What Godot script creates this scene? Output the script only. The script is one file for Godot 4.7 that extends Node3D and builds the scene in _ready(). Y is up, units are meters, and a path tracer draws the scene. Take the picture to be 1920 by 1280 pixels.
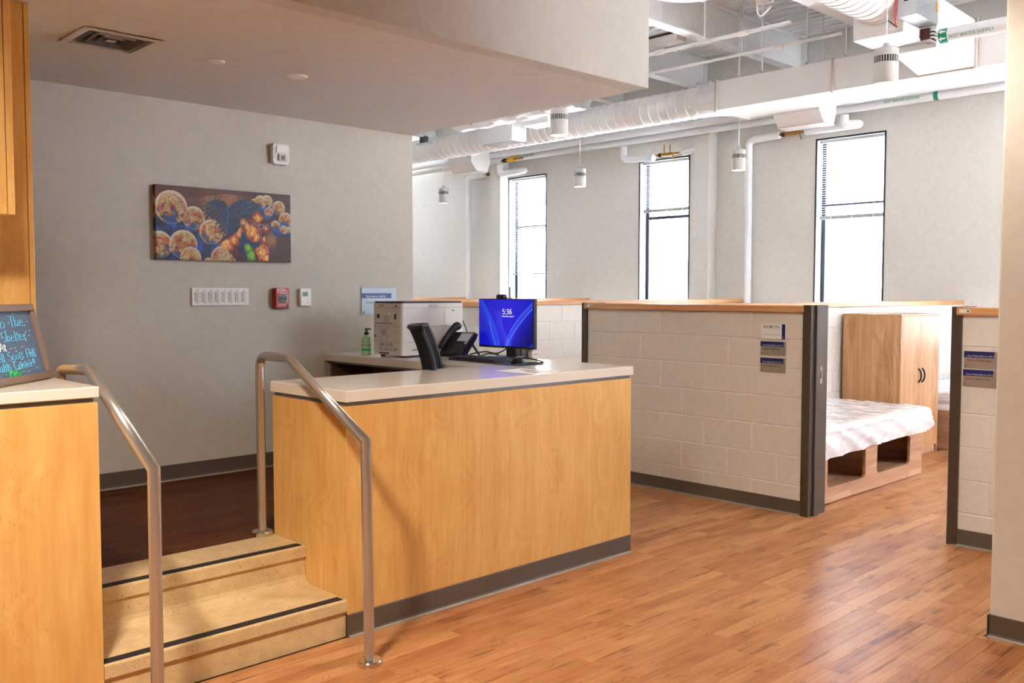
extends Node3D

# ---------------------------------------------------------------- helpers
var mats := {}
var boxes := {}
var used := {}
var rng := RandomNumberGenerator.new()
var font: SystemFont

func numbered(n: String) -> String:
	if not used.has(n):
		used[n] = 0
		return n
	used[n] += 1
	return "%s_%03d" % [n, used[n]]

func thing(called, label, category, at = Vector3.ZERO, turn = 0.0, group = ""):
	var o := Node3D.new()
	o.name = numbered(called)
	add_child(o)
	o.position = at
	o.rotation.y = deg_to_rad(turn)
	o.set_meta("label", label)
	o.set_meta("category", category)
	if group != "":
		o.set_meta("group", group)
	return o

func struct(called, at = Vector3.ZERO, label = ""):
	var o := Node3D.new()
	o.name = numbered(called)
	add_child(o)
	o.position = at
	o.set_meta("kind", "structure")
	if label != "":
		o.set_meta("label", label)
	return o

func part(parent, called, mesh, mat, at = Vector3.ZERO, rot = Vector3.ZERO):
	var o := MeshInstance3D.new()
	o.name = called
	o.mesh = mesh
	o.material_override = mat
	o.position = at
	o.rotation_degrees = rot
	o.cast_shadow = GeometryInstance3D.SHADOW_CASTING_SETTING_ON
	parent.add_child(o, true)
	return o

func bx(parent, called, mat, lo: Vector3, hi: Vector3, bevel = 0.002, rot = Vector3.ZERO):
	return part(parent, called, box_mesh((hi - lo).abs(), bevel), mat, (lo + hi) * 0.5, rot)

func copy_of(o, at, label, group = ""):
	var c = o.duplicate()
	var base: String = o.name
	c.name = numbered(base)
	add_child(c)
	c.position = at
	c.set_meta("label", label)
	if group != "":
		c.set_meta("group", group)
	return c

# one triangle with the given normals and uvs, wound clockwise as seen from the side the normal points to
func tri(st: SurfaceTool, a, b, c, n: Vector3, ua, ub, uc, na = null, nb = null, nc = null):
	if (b - a).cross(c - a).dot(n) > 0.0:
		var t = b; b = c; c = t
		t = ub; ub = uc; uc = t
		t = nb; nb = nc; nc = t
	st.set_normal(n if na == null else na); st.set_uv(ua); st.add_vertex(a)
	st.set_normal(n if nb == null else nb); st.set_uv(ub); st.add_vertex(b)
	st.set_normal(n if nc == null else nc); st.set_uv(uc); st.add_vertex(c)

func uvof(p: Vector3, n: Vector3) -> Vector2:
	var a := n.abs()
	if a.y >= a.x and a.y >= a.z:
		return Vector2(p.x, p.z)
	if a.x >= a.z:
		return Vector2(p.z, -p.y)
	return Vector2(p.x, -p.y)

func quad(st, a, b, c, d, n: Vector3):
	tri(st, a, b, c, n, uvof(a, n), uvof(b, n), uvof(c, n))
	tri(st, a, c, d, n, uvof(a, n), uvof(c, n), uvof(d, n))

func new_st() -> SurfaceTool:
	var st := SurfaceTool.new()
	st.begin(Mesh.PRIMITIVE_TRIANGLES)
	return st

func add_box(st, c: Vector3, s: Vector3, bev := 0.0):
	var h := s * 0.5
	var b: float = minf(bev, minf(h.x, minf(h.y, h.z)) * 0.49)
	for ax in 3:
		var u := (ax + 1) % 3
		var v := (ax + 2) % 3
		for sg in [-1.0, 1.0]:
			var n := Vector3.ZERO
			n[ax] = sg
			var q := []
			for k in [[-1, -1], [1, -1], [1, 1], [-1, 1]]:
				var p := Vector3.ZERO
				p[ax] = sg * h[ax]
				p[u] = k[0] * (h[u] - b)
				p[v] = k[1] * (h[v] - b)
				q.append(c + p)
			quad(st, q[0], q[1], q[2], q[3], n)
	if b <= 0.0:
		return
	for ax in 3:
		var u := (ax + 1) % 3
		var v := (ax + 2) % 3
		for su in [-1.0, 1.0]:
			for sv in [-1.0, 1.0]:
				var n := Vector3.ZERO
				n[u] = su
				n[v] = sv
				n = n.normalized()
				var q := []
				for k in [[-1, 0], [1, 0], [1, 1], [-1, 1]]:
					var p := Vector3.ZERO
					p[ax] = k[0] * (h[ax] - b)
					p[u] = su * (h[u] if k[1] == 0 else h[u] - b)
					p[v] = sv * (h[v] - b if k[1] == 0 else h[v])
					q.append(c + p)
				quad(st, q[0], q[1], q[2], q[3], n)
	for sx in [-1.0, 1.0]:
		for sy in [-1.0, 1.0]:
			for sz in [-1.0, 1.0]:
				var n := Vector3(sx, sy, sz).normalized()
				var p1 := c + Vector3(sx * h.x, sy * (h.y - b), sz * (h.z - b))
				var p2 := c + Vector3(sx * (h.x - b), sy * h.y, sz * (h.z - b))
				var p3 := c + Vector3(sx * (h.x - b), sy * (h.y - b), sz * h.z)
				tri(st, p1, p2, p3, n, uvof(p1, n), uvof(p2, n), uvof(p3, n))

func box_mesh(s: Vector3, bev = 0.002) -> ArrayMesh:
	var key := "%.4f %.4f %.4f %.4f" % [s.x, s.y, s.z, bev]
	if not boxes.has(key):
		var st := new_st()
		add_box(st, Vector3.ZERO, s, bev)
		boxes[key] = st.commit()
	return boxes[key]

# tube along a polyline; corners are cut on the bisecting plane
func add_tube(st, pts: Array, r, sides := 12, caps := true):
	var n := pts.size()
	var rings := []
	var up := Vector3.ZERO
	var run := 0.0
	for i in n:
		var d0: Vector3 = (pts[i] - pts[maxi(i - 1, 0)]).normalized()
		var d1: Vector3 = (pts[mini(i + 1, n - 1)] - pts[i]).normalized()
		if i == 0: d0 = d1
		if i == n - 1: d1 = d0
		var t := (d0 + d1).normalized()
		if up == Vector3.ZERO:
			up = Vector3.UP if absf(d0.y) < 0.9 else Vector3.RIGHT
			up = (up - d0 * up.dot(d0)).normalized()
		else:
			up = (up - d0 * up.dot(d0)).normalized()
		var side := d0.cross(up)
		if i > 0: run += pts[i].distance_to(pts[i - 1])
		var rad: float = r[i] if r is Array else r
		var ring := []
		for k in sides + 1:
			var a := TAU * k / sides
			var off: Vector3 = (up * cos(a) + side * sin(a)) * rad
			var q := off - d0 * (off.dot(t) / maxf(t.dot(d0), 0.2))
			ring.append([pts[i] + q, off.normalized(), Vector2(float(k) / sides * TAU * rad, run)])
		rings.append(ring)
	for i in n - 1:
		for k in sides:
			var a = rings[i][k]; var b = rings[i][k + 1]; var c = rings[i + 1][k + 1]; var d = rings[i + 1][k]
			var nn: Vector3 = a[1] + b[1]
			tri(st, a[0], b[0], c[0], nn, a[2], b[2], c[2], a[1], b[1], c[1])
			tri(st, a[0], c[0], d[0], nn, a[2], c[2], d[2], a[1], c[1], d[1])
	if caps:
		for e in [0, n - 1]:
			var dn: Vector3 = (pts[0] - pts[1]) if e == 0 else (pts[n - 1] - pts[n - 2])
			dn = dn.normalized()
			for k in sides:
				tri(st, pts[e], rings[e][k][0], rings[e][k + 1][0], dn, Vector2.ZERO, Vector2(0.01, 0), Vector2(0, 0.01))

func tube(pts: Array, r, sides := 12, caps := true) -> ArrayMesh:
	var st := new_st()
	add_tube(st, pts, r, sides, caps)
	return st.commit()

# round a polyline's inner corners
func rounded(pts: Array, rad: float, seg := 6) -> Array:
	var out := [pts[0]]
	for i in range(1, pts.size() - 1):
		var p: Vector3 = pts[i]
		var a: Vector3 = (pts[i - 1] - p)
		var b: Vector3 = (pts[i + 1] - p)
		var d := minf(rad, minf(a.length(), b.length()) * 0.49)
		a = p + a.normalized() * d
		b = p + b.normalized() * d
		for k in seg + 1:
			var t := float(k) / seg
			out.append(a.lerp(p, t).lerp(p.lerp(b, t), t))
	out.append(pts[-1])
	return out

func smooth_path(pts: Array, seg := 8) -> Array:
	var out := []
	for i in pts.size() - 1:
		var p0: Vector3 = pts[maxi(i - 1, 0)]
		var p3: Vector3 = pts[mini(i + 2, pts.size() - 1)]
		for k in seg:
			out.append((pts[i] as Vector3).cubic_interpolate(pts[i + 1], p0, p3, float(k) / seg))
	out.append(pts[-1])
	return out

# profile of (radius, height) turned about y
func lathe(prof: Array, sides := 24) -> ArrayMesh:
	var st := new_st()
	for i in prof.size() - 1:
		var p: Vector2 = prof[i]
		var q: Vector2 = prof[i + 1]
		if p.is_equal_approx(q): continue
		var d := q - p
		var n2 := Vector2(d.y, -d.x).normalized()
		for k in sides:
			var a0 := TAU * k / sides
			var a1 := TAU * (k + 1) / sides
			var e0 := Vector3(cos(a0), 0, sin(a0))
			var e1 := Vector3(cos(a1), 0, sin(a1))
			var n0 := e0 * n2.x + Vector3.UP * n2.y
			var n1 := e1 * n2.x + Vector3.UP * n2.y
			var v0 := e0 * p.x + Vector3.UP * p.y
			var v1 := e1 * p.x + Vector3.UP * p.y
			var v2 := e1 * q.x + Vector3.UP * q.y
			var v3 := e0 * q.x + Vector3.UP * q.y
			var u0 := Vector2(float(k) / sides, p.y); var u1 := Vector2(float(k + 1) / sides, p.y)
			var u2 := Vector2(float(k + 1) / sides, q.y); var u3 := Vector2(float(k) / sides, q.y)
			if p.x > 1e-5: tri(st, v0, v1, v2, n0 + n1, u0, u1, u2, n0, n1, n1)
			if q.x > 1e-5: tri(st, v0, v2, v3, n0 + n1, u0, u2, u3, n0, n1, n0)
	return st.commit()

# polygon in (u, v) extruded along w; f maps (u, v, w) to a point
func add_prism(st, poly: PackedVector2Array, w0: float, w1: float, f: Callable):
	var idx := Geometry2D.triangulate_polygon(poly)
	var nw: Vector3 = (f.call(0.0, 0.0, 1.0) - f.call(0.0, 0.0, 0.0)).normalized()
	for e in [[w0, -1.0], [w1, 1.0]]:
		var n: Vector3 = nw * e[1] * signf(w1 - w0)
		for k in range(0, idx.size(), 3):
			var a: Vector3 = f.call(poly[idx[k]].x, poly[idx[k]].y, e[0])
			var b: Vector3 = f.call(poly[idx[k + 1]].x, poly[idx[k + 1]].y, e[0])
			var c: Vector3 = f.call(poly[idx[k + 2]].x, poly[idx[k + 2]].y, e[0])
			tri(st, a, b, c, n, uvof(a, n), uvof(b, n), uvof(c, n))
	var sgn := -1.0 if Geometry2D.is_polygon_clockwise(poly) else 1.0
	for k in poly.size():
		var p := poly[k]
		var q := poly[(k + 1) % poly.size()]
		if p.is_equal_approx(q): continue
		var d := q - p
		var o: Vector3 = f.call(0.0, 0.0, 0.0)
		var n: Vector3 = (f.call(d.y, -d.x, 0.0) - o).normalized() * sgn
		quad(st, f.call(p.x, p.y, w0), f.call(q.x, q.y, w0), f.call(q.x, q.y, w1), f.call(p.x, p.y, w1), n)

func prism(poly: PackedVector2Array, w0, w1, f: Callable) -> ArrayMesh:
	var st := new_st()
	add_prism(st, poly, w0, w1, f)
	return st.commit()

func f_x(u, v, w): return Vector3(w, v, u)      # polygon in (z, y), along x
func f_y(u, v, w): return Vector3(u, w, v)      # polygon in (x, z), along y
func f_z(u, v, w): return Vector3(u, v, w)      # polygon in (x, y), along z

func round_rect(a: Vector2, b: Vector2, r: float, seg := 4) -> PackedVector2Array:
	var p := PackedVector2Array()
	var cs := [[b.x - r, b.y - r, 0.0], [a.x + r, b.y - r, 90.0], [a.x + r, a.y + r, 180.0], [b.x - r, a.y + r, 270.0]]
	for c in cs:
		for k in seg + 1:
			var t := deg_to_rad(c[2] + 90.0 * k / seg)
			p.append(Vector2(c[0] + r * cos(t), c[1] + r * sin(t)))
	return p

func text(parent, called, s: String, height: float, mat, at: Vector3, rot = Vector3.ZERO, depth = 0.0006):
	var t := TextMesh.new()
	t.text = s
	t.font = font
	t.font_size = 32
	t.pixel_size = height / 24.0
	t.depth = depth
	t.curve_step = 2.0
	t.horizontal_alignment = HORIZONTAL_ALIGNMENT_LEFT
	t.vertical_alignment = VERTICAL_ALIGNMENT_CENTER
	return part(parent, called, t, mat, at, rot)

# ---------------------------------------------------------------- materials
func mat(called: String, color: Color, rough = 0.6, metal = 0.0):
	var m := StandardMaterial3D.new()
	m.resource_name = called
	m.albedo_color = color
	m.roughness = rough
	m.metallic = metal
	mats[called] = m
	return m

func c8(r, g, b) -> Color:
	return Color(r / 255.0, g / 255.0, b / 255.0)

func noise(sd: int, freq: float, oct := 4, kind := FastNoiseLite.TYPE_SIMPLEX_SMOOTH) -> FastNoiseLite:
	var n := FastNoiseLite.new()
	n.seed = sd
	n.frequency = freq
	n.noise_type = kind
	n.fractal_octaves = oct
	return n

func tex(im: Image) -> ImageTexture:
	return ImageTexture.create_from_image(im)

# wood of vertical grain; the lower half mirrors the upper so that the tile repeats
func wood_image(w: int, h: int, light: Color, dark: Color, stretch: float, figure: float, sd: int, contrast: float) -> Image:
	var im := Image.create(w, h, false, Image.FORMAT_RGB8)
	var n1 := noise(sd, 0.020, 3)
	var n2 := noise(sd + 1, 0.006, 2)
	var n3 := noise(sd + 2, 0.11, 2)
	for j in h / 2:
		for i in w:
			var x := float(i)
			var y := float(j) / stretch
			var warp := n2.get_noise_2d(x * 0.9, y * 2.2) * 34.0
			var patch := clampf(n2.get_noise_2d(x * 1.3 + 700.0, y * 3.0) * 2.4 + 0.1, 0.0, 1.0)
			var broad := n1.get_noise_2d(x * 0.8, y * 0.5)
			var grain := n1.get_noise_2d(x * 4.0 + warp * 0.4, y * 0.7 + 300.0)
			var fleck := clampf(n3.get_noise_2d(x * 2.4 + warp, y * 1.6) - 0.28, 0.0, 1.0) * patch
			var ring := sin((x * 0.12 + warp * 0.35) * figure) * patch
			var t := clampf(0.40 + (broad * 0.5 + grain * 0.35 + ring * 0.16) * contrast + fleck * 1.6 * contrast, 0.0, 1.15)
			var c := light.lerp(dark, t)
			im.set_pixel(i, j, c)
			im.set_pixel(i, h - 1 - j, c)
	return im

# sixteen floor strips, one a row, grain along u
func board_atlas() -> Image:
	var w := 1024
	var h := 1024
	var im := Image.create(w, h, false, Image.FORMAT_RGB8)
	var n1 := noise(11, 0.010, 3)
	var n2 := noise(12, 0.004, 2)
	var n3 := noise(13, 0.05, 2)
	var light := c8(198, 143, 94)
	var mid := c8(164, 104, 60)
	var dark := c8(98, 60, 38)
	var shift := [0.0, 0.16, -0.14, 0.05, -0.06, 0.22, -0.2, 0.08, -0.1, 0.12, -0.02, 0.18, -0.24, 0.03, 0.26, -0.08]
	for j in h:
		var r := j / 64
		var v := float(j % 64)
		var off := r * 913.0
		for i in w:
			var u := float(i)
			# flame figure: lines that follow a slow warp, strong only in patches
			var warp := n2.get_noise_2d(u * 0.8 + off, v * 1.6 + off) * 60.0
			var ring := sin((v * 0.9 + warp) * 0.42)
			var fig := clampf(n2.get_noise_2d(u * 1.1 + off * 3.0, v * 1.2 + off) * 2.6 + 0.1, 0.0, 1.0)
			var blotch := n1.get_noise_2d(u * 0.2 + off * 2.0, v * 0.8 + off)
			var streak := n1.get_noise_2d(u * 0.05 + off * 5.0, v * 4.0 + off)
			var fine := n3.get_noise_2d(u * 0.03 + off, v * 4.0)
			var t := 0.5 + float(shift[r]) * 1.5 + blotch * 0.55 + streak * 0.4 + fine * 0.2 + ring * 0.10 * fig
			var dk := clampf((blotch * 0.7 + streak * 0.8 + fig * 0.25 - 0.44) * 1.5, 0.0, 0.55)
			dk = maxf(dk, clampf(ring - 0.55, 0.0, 1.0) * fig * 0.5)
			var c := light.lerp(mid, clampf(t, 0.0, 1.25))
			im.set_pixel(i, j, c.lerp(dark, dk))
	return im

func speck_image(base: Color, sd: int) -> Image:
	var n := 512
	var im := Image.create(n, n, false, Image.FORMAT_RGB8)
	var n1 := noise(sd, 0.012, 3)
	for j in n:
		for i in n:
			var t := n1.get_noise_2d(i, j) * 0.05
			im.set_pixel(i, j, Color(base.r + t, base.g + t, base.b + t * 0.8))
	var g := RandomNumberGenerator.new()
	g.seed = sd
	for k in 1500:
		var c: Color = [c8(112, 80, 48), c8(232, 218, 188), c8(74, 54, 36), c8(148, 114, 74), c8(240, 230, 206)][g.randi() % 5]
		var x := g.randi() % n
		var y := g.randi() % n
		var s := 1 + (g.randi() % 3) / 2
		im.fill_rect(Rect2i(x, y, s + g.randi() % 2, s), c)
	return im

func mottle_image(sd: int, lo: float, hi: float, freq: float, n := 256) -> Image:
	var im := Image.create(n, n, false, Image.FORMAT_RGB8)
	var a := noise(sd, freq, 4)
	for j in n:
		for i in n:
			# blend two shifted copies so the tile repeats without a seam
			var fx := float(i) / n
			var fy := float(j) / n
			var s := lerpf(lerpf(a.get_noise_2d(i, j), a.get_noise_2d(i - n, j), fx), lerpf(a.get_noise_2d(i, j - n), a.get_noise_2d(i - n, j - n), fx), fy)
			var t := clampf(lerpf(lo, hi, 0.5 + s), 0.0, 1.0)
			im.set_pixel(i, j, Color(t, t, t))
	return im

func make_materials():
	var grain := tex(mottle_image(5, 0.3, 0.7, 0.12))
	var soft := tex(mottle_image(6, 0.97, 1.0, 0.02))
	for d in [["wall_paint", c8(206, 200, 189), 0.75], ["lit_wall_paint", c8(226, 222, 214), 0.75], ["window_wall_paint", c8(230, 227, 220), 0.75], ["ceiling_paint", c8(222, 216, 209), 0.85], ["block_paint", c8(230, 223, 213), 0.55], ["deck_paint", c8(247, 248, 248), 0.6]]:
		var m = mat(d[0], d[1], d[2])
		m.albedo_texture = soft
		m.heightmap_enabled = true
		m.heightmap_texture = grain
		m.heightmap_scale = 0.003 if d[0] != "block_paint" else 0.02
		m.heightmap_flip_texture = false
		m.uv1_triplanar = true
		m.uv1_world_triplanar = true
		m.uv1_scale = Vector3.ONE * (2.2 if d[0] != "block_paint" else 3.5)
	var boards := tex(board_atlas())
	var m = mat("floor_board", Color.WHITE, 0.33)
	m.albedo_texture = boards
	m.metallic_specular = 0.4
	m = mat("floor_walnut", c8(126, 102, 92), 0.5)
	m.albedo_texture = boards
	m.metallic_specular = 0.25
	mat("floor_bed", c8(120, 78, 50), 0.6)
	m = mat("maple", Color.WHITE, 0.38)
	m.albedo_texture = tex(wood_image(1024, 1024, c8(236, 190, 116), c8(212, 155, 82), 2.6, 1.3, 31, 0.75))
	m.uv1_scale = Vector3(0.45, 0.45, 1)
	m = mat("maple_cap", Color.WHITE, 0.4)
	var cap_wood := wood_image(512, 512, c8(222, 168, 116), c8(196, 136, 86), 4.0, 1.2, 41, 0.8)
	cap_wood.rotate_90(CLOCKWISE)
	m.albedo_texture = tex(cap_wood)
	m.uv1_scale = Vector3(0.5, 1.0, 1)
	m = mat("oak", Color.WHITE, 0.5)
	m.albedo_texture = tex(wood_image(768, 1024, c8(218, 172, 124), c8(166, 116, 72), 5.0, 1.4, 51, 0.9))
	m.uv1_scale = Vector3(0.7, 0.38, 1)
	m = mat("oak_bed", Color.WHITE, 0.5)
	var ob := wood_image(512, 1024, c8(208, 164, 128), c8(160, 112, 82), 6.0, 1.2, 57, 0.8)
	ob.rotate_90(CLOCKWISE)
	m.albedo_texture = tex(ob)
	m.uv1_scale = Vector3(0.45, 0.9, 1)
	m = mat("stair_rubber", Color.WHITE, 0.32)
	m.albedo_texture = tex(speck_image(c8(216, 187, 139), 71))
	m.uv1_scale = Vector3(1.6, 1.6, 1)
	mat("strip_black", c8(34, 32, 32), 0.7)
	mat("solid_surface", c8(228, 219, 206), 0.16)
	mat("base_vinyl", c8(96, 84, 74), 0.5)
	mat("under_desk", c8(112, 80, 56), 0.6)
	mat("toe_highlight", c8(146, 138, 128), 0.4)
	mat("reveal_metal", c8(136, 138, 142), 0.35, 0.7)
	var bm = mat("brushed_steel", c8(198, 194, 190), 0.27, 0.8)
	bm.anisotropy_enabled = true
	bm.anisotropy = 0.5
	mat("chrome", c8(215, 212, 208), 0.12, 1.0)
	mat("frame_brown", c8(74, 62, 52), 0.38)
	mat("window_frame", c8(38, 44, 56), 0.4)
	mat("window_reveal", c8(214, 216, 218), 0.5)
	mat("pipe_white", c8(240, 241, 242), 0.5)
	mat("duct_white", c8(234, 230, 226), 0.5)
	mat("duct_seam", c8(196, 184, 174), 0.5)
	mat("galvanised", c8(176, 180, 182), 0.35, 0.8)
	mat("wrap_white", c8(238, 238, 238), 0.45)
	mat("brass", c8(190, 142, 76), 0.32, 0.9)
	mat("copper_dark", c8(80, 44, 34), 0.45, 0.5)
	mat("yellow", c8(238, 190, 40), 0.5)
	mat("green_print", c8(0, 142, 104), 0.5)
	mat("orange_tag", c8(240, 120, 40), 0.5)
	mat("red_wire", c8(206, 44, 44), 0.5)
	mat("black_plastic", c8(22, 22, 24), 0.42)
	mat("black_gloss", c8(18, 19, 22), 0.15)
	mat("charcoal", c8(46, 47, 50), 0.5)
	mat("key_grey", c8(62, 64, 68), 0.5)
	mat("print_dark", c8(52, 48, 46), 0.6)
	mat("print_grey", c8(112, 108, 106), 0.6)
	mat("printer_white", c8(226, 222, 216), 0.45)
	mat("printer_line", c8(150, 146, 142), 0.6)
	mat("white_plastic", c8(232, 230, 226), 0.4)
	mat("alarm_red", c8(176, 26, 36), 0.35)
	mat("lcd_green", c8(96, 132, 112), 0.3)
	mat("lens_clear", c8(206, 208, 208), 0.12)
	mat("sign_white", c8(238, 234, 228), 0.45)
	mat("sign_blue", c8(26, 34, 108), 0.4)
	mat("sign_steel", c8(178, 176, 174), 0.34, 0.75)
	mat("sign_frost", c8(176, 196, 214), 0.3)
	mat("sign_band", c8(44, 70, 140), 0.35)
	mat("print_white", c8(236, 236, 240), 0.5)
	mat("frame_walnut", c8(126, 104, 90), 0.55)
	mat("board_slate", c8(84, 104, 132), 0.6)
	mat("chalk_cyan", c8(96, 190, 226), 0.7)
	mat("chalk_white", c8(224, 238, 244), 0.7)
	mat("chalk_green", c8(40, 190, 96), 0.7)
	mat("paper", c8(236, 232, 226), 0.6)
	mat("cable_blue", c8(70, 120, 140), 0.5)
	mat("soap_green", c8(176, 222, 170), 0.2)
	mat("soap_label", c8(70, 176, 120), 0.4)
	mat("mesh_black", c8(20, 20, 24), 0.75)
	mat("outside_wall", c8(238, 238, 236), 0.8)
	mat("outside_glass", c8(120, 140, 150), 0.2)
	mat("outside_trim", c8(170, 182, 190), 0.6)
	mat("outside_ground", c8(214, 214, 212), 0.9)
	mat("slat", c8(226, 228, 230), 0.4)
	mat("blind_rail", c8(168, 174, 168), 0.45)
	mat("lamp_body", c8(188, 183, 176), 0.45)
	mat("slot_dark", c8(60, 56, 50), 0.6)
	mat("vent_white", c8(216, 206, 196), 0.55)
	mat("vent_dark", c8(30, 26, 24), 0.8)
	mat("vent_grey", c8(170, 170, 172), 0.6)
	var pl = mat("plastic_film", c8(236, 236, 238), 0.22)
	pl.clearcoat_enabled = true
	pl.clearcoat = 0.6
	pl.clearcoat_roughness = 0.1
	var gl = mat("glass", Color(0.95, 0.98, 0.98, 0.06), 0.0)
	gl.transparency = BaseMaterial3D.TRANSPARENCY_ALPHA
	var lg = mat("lamp_glow", c8(255, 250, 240), 0.5)
	lg.emission_enabled = true
	lg.emission = c8(255, 246, 232)
	lg.emission_energy_multiplier = 0.2
	var ld = mat("led_yellow", c8(230, 230, 60), 0.4)
	ld.emission_enabled = true
	ld.emission = c8(220, 225, 50)
	ld.emission_energy_multiplier = 0.05

# ---------------------------------------------------------------- places, in metres
const UP := 0.345            # raised floor
const LOW := 2.70            # low ceiling
const DECK := 4.80           # metal deck
const WALL_Z := -5.624       # wall with the painting
const FRONT_Z := -3.404      # front of the reception counters
const WIN_X := 11.2          # window wall
const PART_X := 5.78         # front of the block partitions
const HALL_X := 4.36
const WINDOWS := [-5.518, -8.385, -11.245, -2.66]
const WIN_W := 0.925
const WIN_Y0 := 0.85
const WIN_Y1 := 3.49

func _ready():
	rng.seed = 7
	# camera
	var cam := Camera3D.new()
	cam.name = "camera"
	cam.fov = 40.31
	cam.near = 0.05
	cam.far = 200.0
	cam.position = Vector3(0, 1.52, 0)
	cam.rotation_degrees = Vector3(-3.016, -43.972, 0.03)
	add_child(cam)
	cam.current = true
	# overcast sky
	var we := WorldEnvironment.new()
	we.name = "environment"
	var env := Environment.new()
	env.background_mode = Environment.BG_SKY
	var sm := ProceduralSkyMaterial.new()
	sm.sky_top_color = c8(206, 222, 246)
	sm.sky_horizon_color = c8(232, 238, 248)
	sm.ground_bottom_color = c8(150, 150, 150)
	sm.ground_horizon_color = c8(210, 212, 216)
	sm.sky_energy_multiplier = 1.0
	sm.ground_energy_multiplier = 1.0
	var sky := Sky.new()
	sky.sky_material = sm
	env.sky = sky
	env.background_energy_multiplier = 1.05
	env.ambient_light_source = Environment.AMBIENT_SOURCE_SKY
	env.tonemap_mode = Environment.TONE_MAPPER_LINEAR
	env.tonemap_exposure = 16.0
	env.sdfgi_enabled = true
	env.ssao_enabled = true
	env.ssil_enabled = true
	we.environment = env
	add_child(we)
	# sun, passing along the window wall: it lights the street and the houses beyond the windows
	var sun := DirectionalLight3D.new()
	sun.name = "sun"
	sun.light_energy = 5.0
	sun.light_color = c8(244, 248, 255)
	sun.light_angular_distance = 1.0
	sun.shadow_enabled = true
	add_child(sun)
	sun.look_at_from_position(Vector3.ZERO, Vector3(0.35, -0.92, 0.0), Vector3.UP)

	font = SystemFont.new()
	font.font_names = PackedStringArray(["Droid Sans"])
	make_materials()
	build_floor()
	build_shell()
	build_windows()
	build_outside()
	build_partitions()
	build_stairs()
	build_counters()
	build_ceiling_services()
	build_lamps()
	build_rooms()
	build_wall_things()
	build_desk_things()
	build_sign_board()

# ---------------------------------------------------------------- floor
func board(r: int, flip: int, u0: float, length: float, width: float) -> ArrayMesh:
	var key := "board %d %d %.3f %.3f %.3f" % [r, flip, u0, length, width]
	if not boxes.has(key):
		var st := new_st()
		add_board(st, Vector3.ZERO, r, flip, u0, length, width)
		boxes[key] = st.commit()
	return boxes[key]

func add_board(st, at: Vector3, r: int, flip: int, u0: float, length: float, width: float):
	var g := 0.0002
	var b := 0.0003
	var t := 0.005
	var v0 := r / 16.0 + 0.002
	var v1 := (r + 1) / 16.0 - 0.002
	if flip & 1:
		var s := v0; v0 = v1; v1 = s
	var u1 := u0 + length / 0.915
	if flip & 2:
		u0 = 1.0 - u0
		u1 = 1.0 - u1
	var uv := func(p: Vector3) -> Vector2:
		return Vector2(lerpf(u0, u1, p.x / length), lerpf(v0, v1, clampf(p.z / 0.0762, 0.0, 1.0)))
	var o := [Vector3(g, -b, g), Vector3(length - g, -b, g), Vector3(length - g, -b, width - g), Vector3(g, -b, width - g)]
	var i := [Vector3(g + b, 0, g + b), Vector3(length - g - b, 0, g + b), Vector3(length - g - b, 0, width - g - b), Vector3(g + b, 0, width - g - b)]
	tri(st, at + i[0], at + i[1], at + i[2], Vector3.UP, uv.call(i[0]), uv.call(i[1]), uv.call(i[2]))
	tri(st, at + i[0], at + i[2], at + i[3], Vector3.UP, uv.call(i[0]), uv.call(i[2]), uv.call(i[3]))
	var ns := [Vector3(0, 0, -1), Vector3(1, 0, 0), Vector3(0, 0, 1), Vector3(-1, 0, 0)]
	for k in 4:
		var k2 := (k + 1) % 4
		var n: Vector3 = (ns[k] + Vector3.UP).normalized()
		tri(st, at + o[k], at + o[k2], at + i[k2], n, uv.call(o[k]), uv.call(o[k2]), uv.call(i[k2]))
		tri(st, at + o[k], at + i[k2], at + i[k], n, uv.call(o[k]), uv.call(i[k2]), uv.call(i[k]))
		var d := Vector3(0, -(t - b), 0)
		tri(st, at + o[k] + d, at + o[k2] + d, at + o[k2], ns[k], uv.call(o[k]), uv.call(o[k2]), uv.call(o[k2]))
		tri(st, at + o[k] + d, at + o[k2], at + o[k], ns[k], uv.call(o[k]), uv.call(o[k2]), uv.call(o[k]))

func lay(parent, board_mat, y: float, x0: float, x1: float, z0: float, z1: float, single: Callable, rest: SurfaceTool, sd: int) -> int:
	var g := RandomNumberGenerator.new()
	g.seed = sd
	var w := 0.0762
	var count := 0
	var rows := int(ceil((z1 - z0) / w))
	var last := -1
	for i in rows:
		var za := z1 - (i + 1) * w
		var width := w
		if za < z0:
			width = w - (z0 - za)
			za = z0
		var x := x0 - 0.0915 * (1 + g.randi() % 9)
		while x < x1 - 0.01:
			var a := maxf(x, x0)
			var b := minf(x + 0.915, x1)
			var r := g.randi() % 16
			if r == last:
				r = (r + 3) % 16
			last = r
			var flip := g.randi() % 4
			if b - a > 0.02 and width > 0.01:
				var u0 := (a - x) / 0.915
				if single.call((a + b) * 0.5, za + w * 0.5):
					part(parent, "plank", board(r, flip, snappedf(u0, 0.001), snappedf(b - a, 0.001), snappedf(width, 0.001)), board_mat, Vector3(a, y, za))
					count += 1
				else:
					add_board(rest, Vector3(a, y, za), r, flip, u0, b - a, width)
			x += 0.915
	return count

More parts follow.
